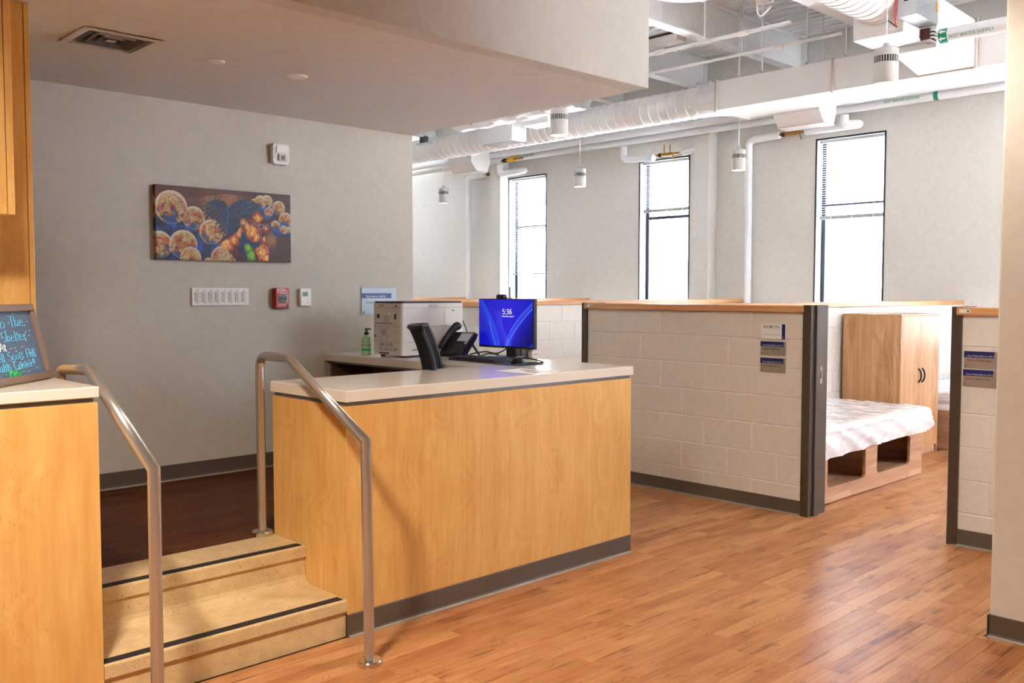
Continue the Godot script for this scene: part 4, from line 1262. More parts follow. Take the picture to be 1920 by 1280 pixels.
# mattress in a loose plastic cover, origin at the middle of its underside
func film(l: float, w: float, sd: int) -> ArrayMesh:
	var n := noise(sd, 2.6, 4)
	var m := noise(sd + 1, 7.0, 3)
	var nx := 110
	var prof := []      # (outward, y) from the hem up over the edge to the middle
	for k in 9: prof.append(Vector2(0.004 + 0.012 * sin(PI * k / 8.0), -0.03 + 0.145 * k / 8.0))
	for k in 5:
		var a := deg_to_rad(22.5 * k)
		prof.append(Vector2(-0.03 + 0.036 * cos(a), 0.118 + 0.036 * sin(a)))
	var grid := []
	var rows := prof.size() * 2 + 24
	for j in rows:
		var row := []
		for i in nx + 1:
			var u := float(i) / nx
			var x := (u - 0.5) * l
			var p: Vector2
			var sgn := 1.0
			var z: float
			var hem := 0.0
			if j < prof.size():
				p = prof[j]
				z = w * 0.5 + p.x
				hem = 1.0 - float(j) / prof.size()
			elif j >= rows - prof.size():
				p = prof[rows - 1 - j]
				z = -w * 0.5 - p.x
				sgn = -1.0
				hem = 1.0 - float(rows - 1 - j) / prof.size()
			else:
				var t := float(j - prof.size() + 1) / (rows - 2 * prof.size() + 1)
				z = lerpf(w * 0.5 - 0.03, -w * 0.5 + 0.03, t)
				p = Vector2(0, 0.154)
			var y := p.y
			if hem > 0.0:
				# sharp creases running down the side, and a hem that hangs lower at one end
				var side := sin(clampf(hem, 0.0, 1.0) * PI * 0.62)
				var crease := 0.5 - absf(n.get_noise_2d(x * 0.6 + y * 1.5, y * 0.5 + 4.0)) * 2.2
				var small := 0.4 - absf(m.get_noise_2d(x * 0.7 - y * 0.9, y * 0.3)) * 1.4
				z += sgn * side * (crease * 0.026 + small * 0.006)
				y -= hem * hem * (0.055 - 0.06 * u + 0.02 * n.get_noise_2d(x * 0.3 + 40.0, 8.0)) * (1.0 if u > 0.05 else u / 0.05)
			else:
				y += n.get_noise_2d(x * 1.2, z * 1.6) * 0.009 + absf(m.get_noise_2d(x * 0.7, z * 0.5)) * 0.014
			var e := clampf((absf(x) - l * 0.5 + 0.05) / 0.05, 0.0, 1.0)
			y -= e * e * 0.035 * (1.0 - hem)
			row.append(Vector3(x, y, z))
		grid.append(row)
	var st := new_st()
	st.set_smooth_group(0)
	for j in rows - 1:
		for i in nx:
			var a: Vector3 = grid[j][i]; var b: Vector3 = grid[j][i + 1]; var c: Vector3 = grid[j + 1][i + 1]; var d: Vector3 = grid[j + 1][i]
			for q in [a, b, c, a, c, d]:
				st.set_uv(Vector2(q.x, q.z))
				st.add_vertex(q)
	# end flaps
	for e in [0, nx]:
		for j in rows / 2 - 1:
			var a: Vector3 = grid[j][e]; var b: Vector3 = grid[j + 1][e]; var c: Vector3 = grid[rows - 2 - j][e]; var d: Vector3 = grid[rows - 1 - j][e]
			var list := [a, b, c, a, c, d] if e == 0 else [a, c, b, a, d, c]
			for q in list:
				st.set_uv(Vector2(q.z, q.y))
				st.add_vertex(q)
	st.index()
	st.generate_normals()
	return st.commit()

func build_rooms():
	var b = thing("bed_base", "oak bed base with two open cubbies below the mattress", "bed", Vector3(5.992, 0, -3.19), 0, "oak bed bases")
	var L := 1.87
	part(b, "side_panel", panel_with_holes(L, 0.392, 0.022, [[0.234, 0.834, 0.108, 0.345], [1.03, 1.635, 0.112, 0.345]], 0.035), mats.oak_bed, Vector3(0, 0.006, -0.022))
	bx(b, "back_panel", mats.oak_bed, Vector3(0, 0.006, -0.915), Vector3(L, 0.398, -0.893), 0.001)
	bx(b, "end_panel", mats.oak_bed, Vector3(0, 0.006, -0.8928), Vector3(0.02, 0.398, -0.0222), 0.001)
	bx(b, "end_panel", mats.oak_bed, Vector3(L - 0.02, 0.006, -0.8928), Vector3(L, 0.398, -0.0222), 0.001)
	bx(b, "cubby_floor", mats.oak_bed, Vector3(0.0205, 0.085, -0.8925), Vector3(L - 0.0205, 0.107, -0.0225), 0.001)
	bx(b, "cubby_wall", mats.oak_bed, Vector3(0.915, 0.1075, -0.8925), Vector3(0.937, 0.375, -0.0225), 0.001)
	bx(b, "cubby_back", mats.oak_bed, Vector3(0.021, 0.1075, -0.88), Vector3(0.9145, 0.375, -0.865), 0.001)
	bx(b, "cubby_back", mats.oak_bed, Vector3(0.9375, 0.1075, -0.88), Vector3(L - 0.021, 0.375, -0.865), 0.001)
	bx(b, "bed_board", mats.oak_bed, Vector3(0.0, 0.3985, -0.915), Vector3(L, 0.413, 0.0), 0.001)
	var m = thing("mattress", "white mattress in a crinkled plastic cover on the near bed", "mattress", Vector3(6.97, 0.4145, -3.61), 0, "plastic-covered mattresses")
	part(m, "cover", film(1.93, 0.935, 91), mats.plastic_film)
	bx(m, "core", mats.white_plastic, Vector3(-0.945, 0.0, -0.43), Vector3(0.945, 0.125, 0.43), 0.03)
	copy_of(b, Vector3(9.22, 0, -3.19), "oak bed base behind the wardrobe, mostly hidden by the door frame", "oak bed bases")
	copy_of(m, Vector3(10.18, 0.4145, -3.61), "white plastic-covered mattress behind the wardrobe", "plastic-covered mattresses")
	var w = thing("wardrobe", "oak wardrobe with two doors standing beyond the near bed", "wardrobe", Vector3(8.234, 0, -3.545))
	bx(w, "side", mats.oak, Vector3(0, 0.0, -0.545), Vector3(0.02, 1.31, -0.001), 0.001)
	bx(w, "side", mats.oak, Vector3(0.833, 0.0, -0.545), Vector3(0.853, 1.31, -0.001), 0.001)
	bx(w, "top", mats.oak, Vector3(0, 1.3102, -0.545), Vector3(0.853, 1.325, 0.0), 0.001)
	bx(w, "back", mats.oak, Vector3(0.0205, 0.06, -0.545), Vector3(0.8325, 1.3098, -0.535), 0.0)
	bx(w, "plinth", mats.oak_bed, Vector3(0.0205, 0.0, -0.04), Vector3(0.8325, 0.075, -0.02), 0.001)
	bx(w, "inside", mats.oak, Vector3(0.0205, 0.0752, -0.53), Vector3(0.8325, 0.095, -0.021), 0.0)
	for k in 2:
		var d = bx(w, "door", mats.oak, Vector3(0.021 + 0.407 * k, 0.078, -0.019), Vector3(0.4255 + 0.407 * k, 1.3075, 0.0), 0.001)
		var hx := 0.165 if k == 0 else -0.165
		part(d, "handle", tube(smooth_path([Vector3(hx, -0.0, 0.008), Vector3(hx, 0.025, 0.028), Vector3(hx, 0.065, 0.036), Vector3(hx, 0.105, 0.028), Vector3(hx, 0.13, 0.008)], 5), 0.008, 8), mats.black_plastic)

# ---------------------------------------------------------------- things on the wall and the low ceiling
func fill_poly(im: Image, pts: Array, f: Callable):
	var poly := PackedVector2Array(pts)
	var lo := poly[0]
	var hi := poly[0]
	for p in poly:
		lo = lo.min(p)
		hi = hi.max(p)
	for j in range(maxi(int(lo.y), 0), mini(int(hi.y) + 1, im.get_height())):
		for i in range(maxi(int(lo.x), 0), mini(int(hi.x) + 1, im.get_width())):
			if Geometry2D.is_point_in_polygon(Vector2(i, j), poly):
				im.set_pixel(i, j, f.call(float(i), float(j)))

func stroke(im: Image, pts: Array, w: float, c: Color):
	for k in pts.size() - 1:
		var a: Vector2 = pts[k]
		var b: Vector2 = pts[k + 1]
		var n := int(a.distance_to(b)) + 1
		for s in n + 1:
			var p := a.lerp(b, float(s) / n)
			im.fill_rect(Rect2i(int(p.x - w * 0.5), int(p.y - w * 0.5), maxi(int(w), 1), maxi(int(w), 1)), c)

# brush-painted canvas: bubbles round a man in profile with tied-back locks and glasses
func canvas_image() -> Image:
	var W := 720
	var H := 354
	var im := Image.create(W, H, false, Image.FORMAT_RGB8)
	var n1 := noise(201, 0.012, 4)
	var n2 := noise(202, 0.014, 4)
	var n3 := noise(203, 0.03, 4)
	for j in H:
		for i in W:
			var t := n1.get_noise_2d(i * 0.5, j * 2.0) * 0.5 + 0.5
			var c := c8(62, 22, 20).lerp(c8(104, 54, 30), clampf(t * 1.3 - 0.2 + 0.3 * sin(i * 0.008), 0, 1))
			if i > 560: c = c.lerp(c8(70, 38, 30), 0.6)
			im.set_pixel(i, j, c)
	var P := func(list: Array) -> Array:
		var out := []
		for q in list: out.append(Vector2((q[0] - 145.0) / 1660.0 * W, (q[1] - 110.0 - (q[0] - 145.0) * 0.06) / 905.0 * H))
		return out
	# paint that goes from dark to bright near given spots, broken by brush noise
	var glow := func(spots: Array, dark: Color, mid: Color, bright: Color) -> Callable:
		var c: Array = P.call(spots)
		return func(x: float, y: float) -> Color:
			var g := 0.0
			for k in c.size(): g = maxf(g, exp(-pow(Vector2(x, y).distance_to(c[k]) / (float(spots[k][2]) * W / 1660.0), 2.0)))
			g = clampf(g + n3.get_noise_2d(x * 2.0, y * 1.2) * 0.45, 0.0, 1.0)
			return dark.lerp(mid, clampf(g * 2.0, 0, 1)).lerp(bright, clampf(g * 2.0 - 1.0, 0, 1))
	# warm haze of paint round the head
	fill_poly(im, P.call([[640, 260], [900, 210], [1250, 230], [1520, 420], [1640, 700], [1560, 1080], [1500, 1080], [900, 1080], [640, 600]]), glow.call([[1000, 280, 200], [1540, 800, 120], [760, 300, 120]], c8(66, 24, 20), c8(112, 56, 30), c8(156, 104, 60)))
	# blue between the bubbles
	fill_poly(im, [Vector2(0, 150), Vector2(120, 165), Vector2(250, 240), Vector2(330, 280), Vector2(340, 354), Vector2(0, 354)], func(x, y): return c8(14, 20, 62).lerp(c8(20, 84, 170), clampf(n2.get_noise_2d(x, y) * 1.6 + 0.45, 0, 1)))
	for q in [[545, 60, 620, 130], [600, 150, 720, 215]]:
		fill_poly(im, [Vector2(q[0], q[1]), Vector2(q[2], q[1] - 10), Vector2(q[2], q[3]), Vector2(q[0] + 20, q[3] + 4)], func(x, y): return c8(20, 40, 110).lerp(c8(30, 100, 190), clampf(n2.get_noise_2d(x, y) + 0.5, 0, 1)))
	var bubbles := [[0.26, 0.42, 0.08], [0.385, 0.60, 0.086], [0.105, 0.29, 0.112], [0.02, 0.80, 0.09], [0.185, 0.79, 0.098], [0.235, 0.97, 0.075], [0.36, 1.02, 0.03], [0.59, 1.02, 0.035], [0.47, 0.97, 0.092], [0.71, 0.16, 0.033], [0.905, 0.2, 0.05], [0.81, 0.12, 0.046], [0.76, 0.13, 0.046], [0.825, 0.27, 0.033], [0.96, 0.37, 0.055], [0.877, 0.46, 0.036], [0.99, 0.52, 0.026], [0.943, 0.52, 0.033]]
	for b in bubbles:
		var cx: float = b[0] * W
		var cy: float = b[1] * H
		var r: float = b[2] * W
		for j in range(maxi(int(cy - r), 0), mini(int(cy + r) + 1, H)):
			for i in range(maxi(int(cx - r), 0), mini(int(cx + r) + 1, W)):
				var d := Vector2(i - cx, (j - cy) * 1.0).length() / r
				if d > 1.0: continue
				var a := n2.get_noise_2d(i * 1.0 + cx * 3.0, j * 1.0)
				var e := n3.get_noise_2d(i, j + cy)
				var v := (j - cy) / r
				var c := c8(206, 170, 128).lerp(c8(188, 84, 34), clampf(a * 2.0 + 0.35 + v * 0.25, 0, 1))
				c = c.lerp(c8(96, 26, 20), clampf(e * 1.8 + v * 0.4 - 0.1, 0, 0.85))
				if e < -0.18: c = c.lerp(c8(120, 130, 30), 0.6)
				c = c.lerp(c8(24, 66, 140), clampf((v - 0.35 + a * 1.2) * 1.6, 0, 0.9))
				c = c.lerp(c8(214, 194, 168), clampf((d - 0.78 - v * 0.12) * 4.0, 0, 0.9))
				im.set_pixel(i, j, c)
	# the man, in pixels of the canvas
	# neck and shoulder
	fill_poly(im, P.call([[870, 850], [960, 790], [1040, 740], [1080, 650], [1150, 640], [1200, 760], [1215, 860], [1235, 1085], [1100, 1085], [1040, 1000], [980, 920]]), glow.call([[1115, 690, 75], [960, 850, 90], [1060, 800, 60]], c8(58, 14, 22), c8(190, 84, 30), c8(246, 190, 92)))
	# face in profile
	fill_poly(im, P.call([[1290, 430], [1380, 400], [1440, 420], [1455, 500], [1452, 560], [1462, 600], [1496, 660], [1490, 682], [1466, 692], [1478, 720], [1470, 740], [1480, 764], [1462, 786], [1464, 830], [1420, 872], [1300, 890], [1210, 850], [1180, 760], [1160, 640], [1200, 540]]), glow.call([[1290, 690, 100], [1345, 770, 60], [1365, 520, 62], [1468, 655, 30], [1225, 620, 50]], c8(58, 14, 24), c8(176, 76, 34), c8(246, 182, 88)))
	# beard
	fill_poly(im, P.call([[1165, 690], [1200, 700], [1235, 790], [1300, 835], [1370, 830], [1420, 790], [1470, 770], [1466, 835], [1430, 880], [1350, 905], [1260, 920], [1215, 1040], [1160, 1000], [1120, 860]]), func(x, y): return c8(8, 12, 40).lerp(c8(26, 78, 150), clampf(n3.get_noise_2d(x * 2.0, y * 2.0) * 1.6 + 0.25, 0, 1)))
	# hair drawn back to a tie, and the locks fanning out behind it
	fill_poly(im, P.call([[985, 400], [1040, 335], [1120, 290], [1210, 272], [1300, 290], [1390, 345], [1445, 430], [1440, 470], [1380, 410], [1320, 440], [1270, 510], [1190, 540], [1150, 600], [1110, 690], [1040, 740], [985, 700]]), func(x, y): return c8(6, 10, 30).lerp(c8(20, 60, 128), clampf(n3.get_noise_2d(x * 1.2, y * 3.0) * 1.8 + 0.25, 0, 1)))
	var tips := [[700, 345], [735, 315], [790, 290], [850, 275], [905, 290], [698, 400], [700, 450], [712, 490], [760, 520], [815, 545], [850, 600], [880, 660], [905, 715], [945, 735]]
	for k in tips.size():
		var e: Array = tips[k]
		var m := [(e[0] + 985.0) * 0.5 - 10.0, (e[1] + 400.0) * 0.5 - 30.0 + (40.0 if e[1] > 520 else 0.0)]
		stroke(im, P.call([[985, 405], m, e]), 11.0, c8(8, 14, 42))
		stroke(im, P.call([[975, 402], [m[0], m[1] - 6], [e[0] + 6, e[1] - 4]]), 3.0, c8(24, 66, 132))
		stroke(im, P.call([[m[0], m[1] - 10], [e[0], e[1] - 8]]), 1.5, c8(214, 162, 84))
		stroke(im, P.call([[e[0] + 14, e[1] - 4], e]), 5.0, c8(196, 138, 64))
	for k in 8:
		stroke(im, P.call([[1000, 400 + k * 22], [1090, 335 + k * 26], [1200, 300 + k * 24], [1320 - k * 14, 320 + k * 18]]), 1.6, c8(44, 98, 168) if k % 3 else c8(150, 124, 76))
	stroke(im, P.call([[985, 375], [995, 470], [985, 560], [970, 720]]), 4.0, c8(36, 112, 186))
	# green shirt and the hand at the chin
	fill_poly(im, P.call([[1180, 870], [1215, 850], [1255, 858], [1300, 930], [1325, 1000], [1340, 1085], [1225, 1085], [1210, 960]]), glow.call([[1240, 900, 60], [1280, 1000, 60]], c8(30, 70, 16), c8(84, 146, 26), c8(146, 204, 52)))
	fill_poly(im, P.call([[1325, 920], [1345, 895], [1375, 905], [1400, 850], [1424, 800], [1446, 748], [1462, 752], [1466, 830], [1490, 870], [1512, 905], [1508, 990], [1500, 1085], [1390, 1085], [1360, 1010], [1335, 960]]), glow.call([[1420, 960, 90], [1440, 800, 40], [1470, 1040, 60]], c8(90, 20, 20), c8(206, 88, 28), c8(252, 200, 96)))
	for q in [[[1380, 960], [1415, 880], [1450, 790]], [[1410, 1010], [1440, 920], [1470, 850]], [[1450, 1040], [1475, 960], [1495, 900]]]:
		stroke(im, P.call(q), 2.5, c8(96, 22, 18))
	# ear, glasses, signature
	fill_poly(im, P.call([[1135, 570], [1150, 530], [1180, 515], [1210, 530], [1218, 590], [1200, 640], [1175, 665], [1150, 630]]), glow.call([[1180, 570, 40]], c8(110, 40, 24), c8(190, 110, 58), c8(232, 176, 110)))
	stroke(im, P.call([[1195, 550], [1165, 560], [1165, 610], [1185, 630]]), 2.0, c8(90, 30, 20))
	stroke(im, P.call([[1215, 555], [1300, 590], [1378, 648]]), 3.0, c8(24, 18, 20))
	stroke(im, P.call([[1225, 550], [1310, 585], [1380, 635]]), 1.2, c8(214, 198, 170))
	stroke(im, P.call([[1378, 610], [1440, 608], [1446, 640], [1420, 665], [1385, 655], [1378, 610]]), 2.0, c8(196, 188, 170))
	stroke(im, P.call([[1462, 640], [1472, 615], [1500, 612], [1512, 640], [1495, 668], [1470, 662], [1462, 640]]), 2.0, c8(206, 198, 178))
	stroke(im, P.call([[1700, 1030], [1710, 1060], [1730, 1035], [1750, 1060], [1790, 1065]]), 1.2, c8(120, 140, 70))
	return im

func build_wall_things():
	var z := WALL_Z
	# painting
	var t = thing("painting", "dark wide canvas of bubbles round a man in profile", "painting", Vector3(2.385, 1.722, z + 0.001))
	bx(t, "stretcher", mats.vent_dark, Vector3(0, 0, 0), Vector3(0.925, 0.453, 0.034), 0.003)
	var cm = mat("canvas_paint", Color.WHITE, 0.5)
	cm.albedo_texture = tex(canvas_image())
	var st := new_st()
	var q := [Vector3(0, 0, 0.035), Vector3(0.925, 0, 0.035), Vector3(0.925, 0.453, 0.035), Vector3(0, 0.453, 0.035)]
	var uv := [Vector2(0, 1), Vector2(1, 1), Vector2(1, 0), Vector2(0, 0)]
	tri(st, q[0], q[1], q[2], Vector3(0, 0, 1), uv[0], uv[1], uv[2])
	tri(st, q[0], q[2], q[3], Vector3(0, 0, 1), uv[0], uv[2], uv[3])
	# the print folds round the left edge
	var l := [Vector3(-0.0008, 0, 0.0), Vector3(-0.0008, 0, 0.035), Vector3(-0.0008, 0.453, 0.035), Vector3(-0.0008, 0.453, 0.0)]
	tri(st, l[0], l[1], l[2], Vector3(-1, 0, 0), Vector2(0.03, 1), Vector2(0.0, 1), Vector2(0.0, 0))
	tri(st, l[0], l[2], l[3], Vector3(-1, 0, 0), Vector2(0.03, 1), Vector2(0.0, 0), Vector2(0.03, 0))
	part(t, "canvas", st.commit(), cm)
	# switch panel
	t = thing("switch_panel", "white panel with eight columns of small switches", "switch panel", Vector3(2.617, 1.436, z + 0.001))
	bx(t, "plate", mats.white_plastic, Vector3(0, 0, 0), Vector3(0.39, 0.112, 0.012), 0.002)
	for k in 8:
		var x := 0.036 + 0.0455 * k
		var s = bx(t, "switch_column", mats.print_grey, Vector3(x - 0.017, 0.023, 0.0122), Vector3(x + 0.017, 0.087, 0.0135), 0.0005)
		for j in 4:
			bx(s, "button", mats.sign_white, Vector3(-0.0155, -0.0305 + 0.0155 * j, 0.0), Vector3(0.0155, -0.0165 + 0.0155 * j, 0.004), 0.001)
			bx(s, "legend", mats.print_grey, Vector3(-0.009, -0.026 + 0.0155 * j, 0.0041), Vector3(0.001, -0.0215 + 0.0155 * j, 0.0044), 0.0)
		bx(t, "legend", mats.print_grey, Vector3(x - 0.008, 0.094, 0.0121), Vector3(x + 0.008, 0.0975, 0.0124), 0.0)
		bx(t, "legend", mats.print_grey, Vector3(x - 0.004, 0.012, 0.0121), Vector3(x + 0.004, 0.0145, 0.0124), 0.0)
	# fire pull station
	t = thing("fire_pull", "red FIRE pull station on the wall", "fire alarm", Vector3(3.182, 1.412, z + 0.001))
	bx(t, "housing", mats.alarm_red, Vector3(0, 0, 0), Vector3(0.104, 0.138, 0.05), 0.006)
	text(t, "lettering", "FIRE", 0.026, mats.print_white, Vector3(0.014, 0.122, 0.051), Vector3.ZERO, 0.001)
	part(t, "handle", prism(round_rect(Vector2(0.018, 0.04), Vector2(0.086, 0.1), 0.01), 0.05, 0.056, f_z), mats.white_plastic)
	bx(t, "handle_face", mats.black_plastic, Vector3(0.022, 0.052, 0.0562), Vector3(0.082, 0.096, 0.059), 0.002)
	text(t, "lettering", "PULL DOWN", 0.009, mats.print_white, Vector3(0.025, 0.085, 0.0593), Vector3.ZERO, 0.0005)
	part(t, "handle_lip", prism(PackedVector2Array([Vector2(0.02, 0.05), Vector2(0.03, 0.042), Vector2(0.052, 0.039), Vector2(0.074, 0.042), Vector2(0.084, 0.05)]), 0.0562, 0.061, f_z), mats.black_plastic)
	text(t, "lettering", "ADDRESSABLE", 0.007, mats.print_white, Vector3(0.02, 0.024, 0.0505), Vector3.ZERO, 0.0005)
	part(t, "key_lock", lathe([Vector2(0.0, 0.004), Vector2(0.008, 0.003), Vector2(0.009, 0.0), Vector2(0.0, 0.0)], 14), mats.black_plastic, Vector3(0.086, 0.02, 0.0503), Vector3(90, 0, 0))
	# thermostat
	t = thing("thermostat", "small white thermostat with a green display", "thermostat", Vector3(3.384, 1.425, z + 0.001))
	bx(t, "housing", mats.white_plastic, Vector3(0, 0, 0), Vector3(0.086, 0.122, 0.028), 0.005)
	bx(t, "display", mats.lcd_green, Vector3(0.018, 0.068, 0.0282), Vector3(0.058, 0.098, 0.0295), 0.001)
	for k in 3:
		bx(t, "button", mats.sign_white, Vector3(0.052, 0.018 + 0.014 * k, 0.0282), Vector3(0.074, 0.028 + 0.014 * k, 0.031), 0.001)
	# strobe
	t = thing("alarm_strobe", "white fire strobe high on the wall", "fire alarm", Vector3(3.183, 2.373, z + 0.001))
	part(t, "housing", prism(round_rect(Vector2(0, 0), Vector2(0.12, 0.135), 0.02, 5), 0.0, 0.04, f_z), mats.white_plastic)
	bx(t, "upper_face", mats.sign_white, Vector3(0.022, 0.075, 0.0402), Vector3(0.1, 0.125, 0.05), 0.006)
	bx(t, "strobe_lens", mats.lens_clear, Vector3(0.036, 0.022, 0.0402), Vector3(0.096, 0.068, 0.056), 0.008)
	bx(t, "reflector", mats.print_grey, Vector3(0.05, 0.03, 0.0562), Vector3(0.08, 0.058, 0.0575), 0.003)
	for k in 4:
		text(t, "lettering", ["F", "I", "R", "E"][k], 0.012, mats.alarm_red, Vector3(0.006, 0.1 - 0.018 * k, 0.0402), Vector3.ZERO, 0.0006)
	# frosted donor sign by the printer
	t = thing("wall_plaque", "pale blue glass plaque with a blue band behind the printer", "sign", Vector3(3.902, 1.359, z + 0.001))
	bx(t, "plate", mats.sign_frost, Vector3(0, 0, 0), Vector3(0.311, 0.195, 0.008), 0.001)
	bx(t, "blue_band", mats.sign_band, Vector3(0.002, 0.119, 0.0082), Vector3(0.265, 0.155, 0.0095), 0.0004)
	text(t, "lettering", "This Room is a Gift of", 0.014, mats.print_white, Vector3(0.035, 0.131, 0.0098))
	text(t, "lettering", "Donor Name Here", 0.021, mats.print_grey, Vector3(0.035, 0.088, 0.0084))
	part(t, "standoff", lathe([Vector2(0.0, 0.003), Vector2(0.005, 0.002), Vector2(0.006, 0.0), Vector2(0.0, 0.0)], 12), mats.print_grey, Vector3(0.02, 0.016, 0.0081), Vector3(90, 0, 0))
	# air diffuser in the low ceiling
	t = thing("air_diffuser", "square stepped air diffuser in the low ceiling", "vent", Vector3(1.725, LOW, -4.505))
	var ring := func(a: float, b: float, ya: float, yb: float) -> ArrayMesh:
		var s2 := new_st()
		for k in 4:
			var r := Basis(Vector3.UP, PI * 0.5 * k)
			var n: Vector3 = r * Vector3(0, -(a - b), yb - ya).normalized()
			n = n if n.y < 0 else -n
			quad(s2, r * Vector3(-a, ya, a), r * Vector3(a, ya, a), r * Vector3(b, yb, b), r * Vector3(-b, yb, b), n)
			quad(s2, r * Vector3(-a, ya + 0.002, a), r * Vector3(a, ya + 0.002, a), r * Vector3(b, yb + 0.002, b), r * Vector3(-b, yb + 0.002, b), -n)
		return s2.commit()
	part(t, "frame", ring.call(0.182, 0.148, -0.006, -0.008), mats.vent_white)
	part(t, "frame_lip", ring.call(0.148, 0.14, -0.008, 0.03), mats.vent_white)
	for k in 3:
		var a := 0.122 - 0.036 * k
		part(t, "vane", ring.call(a, a - 0.034, -0.004, 0.032), mats.vent_white)
	bx(t, "centre_plate", mats.vent_white, Vector3(-0.02, -0.003, -0.02), Vector3(0.02, 0.0, 0.02), 0.001)
	for d in [[Vector3(2.26, LOW, -4.52), 0.043, "smaller round white cover plate, nearer the diffuser"], [Vector3(2.733, LOW, -4.52), 0.054, "larger round white cover plate, farther from the diffuser"]]:
		t = thing("ceiling_disc", d[2] + " in the low ceiling", "ceiling disc", d[0], 0, "round cover plates in the low ceiling")
		part(t, "disc", lathe([Vector2(0.0, -0.009), Vector2(d[1] - 0.006, -0.009), Vector2(d[1], -0.004), Vector2(d[1], -0.0005), Vector2(0.0, -0.0005)], 32), mats.white_plastic)

# ---------------------------------------------------------------- things on the desk
func screen_image() -> Image:
	var W := 384
	var H := 248
	var im := Image.create(W, H, false, Image.FORMAT_RGB8)
	var petals := [[0.62, 1.25, 0.95, 0.55], [0.42, 1.05, 0.72, 0.30], [0.9, 1.35, 1.02, 0.62], [0.05, 1.0, 0.42, 0.16], [0.28, 1.1, 0.55, 0.36]]
	for j in H:
		for i in W:
			var u := float(i) / W
			var v := float(j) / H
			var c := c8(14, 22, 190).lerp(c8(44, 34, 226), clampf(1.0 - absf(u - 0.55) * 1.6, 0, 1))
			# folded ribbons: bright edge, fading away from it
			var e1 := u - (0.30 + 0.10 * v - 0.42 * (1.0 - v) * (1.0 - v) * 0.6)
			if e1 > -0.22 and e1 < 0.0: c = c.lerp(c8(46, 92, 250), clampf(1.0 + e1 / 0.22, 0, 1) * 0.8)
			var e2 := u - (0.44 + 0.20 * v - 0.10 * sin(v * 3.0))
			if e2 > -0.16 and e2 < 0.0 and v > 0.25: c = c.lerp(c8(74, 76, 255), clampf(1.0 + e2 / 0.16, 0, 1) * 0.75)
			var e3 := u - (1.04 - 0.55 * v - 0.10 * sin(v * 3.1))
			if e3 > 0.0 and e3 < 0.14: c = c.lerp(c8(78, 110, 255), (1.0 - e3 / 0.14) * 0.85)
			var e4 := u - (1.14 - 0.62 * v - 0.06 * sin(v * 3.1))
			if e4 > 0.0: c = c.lerp(c8(4, 8, 96), clampf(e4 * 2.4, 0, 1))
			if e4 > -0.012 and e4 < 0.012: c = c8(84, 122, 255)
			if u + v * 0.7 > 1.62: c = c.lerp(c8(30, 50, 230), 0.8)
			var e5 := u - (0.17 + 0.15 * v * v)
			if absf(e5) < 0.01 and v > 0.45: c = c8(70, 120, 255)
			im.set_pixel(i, j, c)
	return im

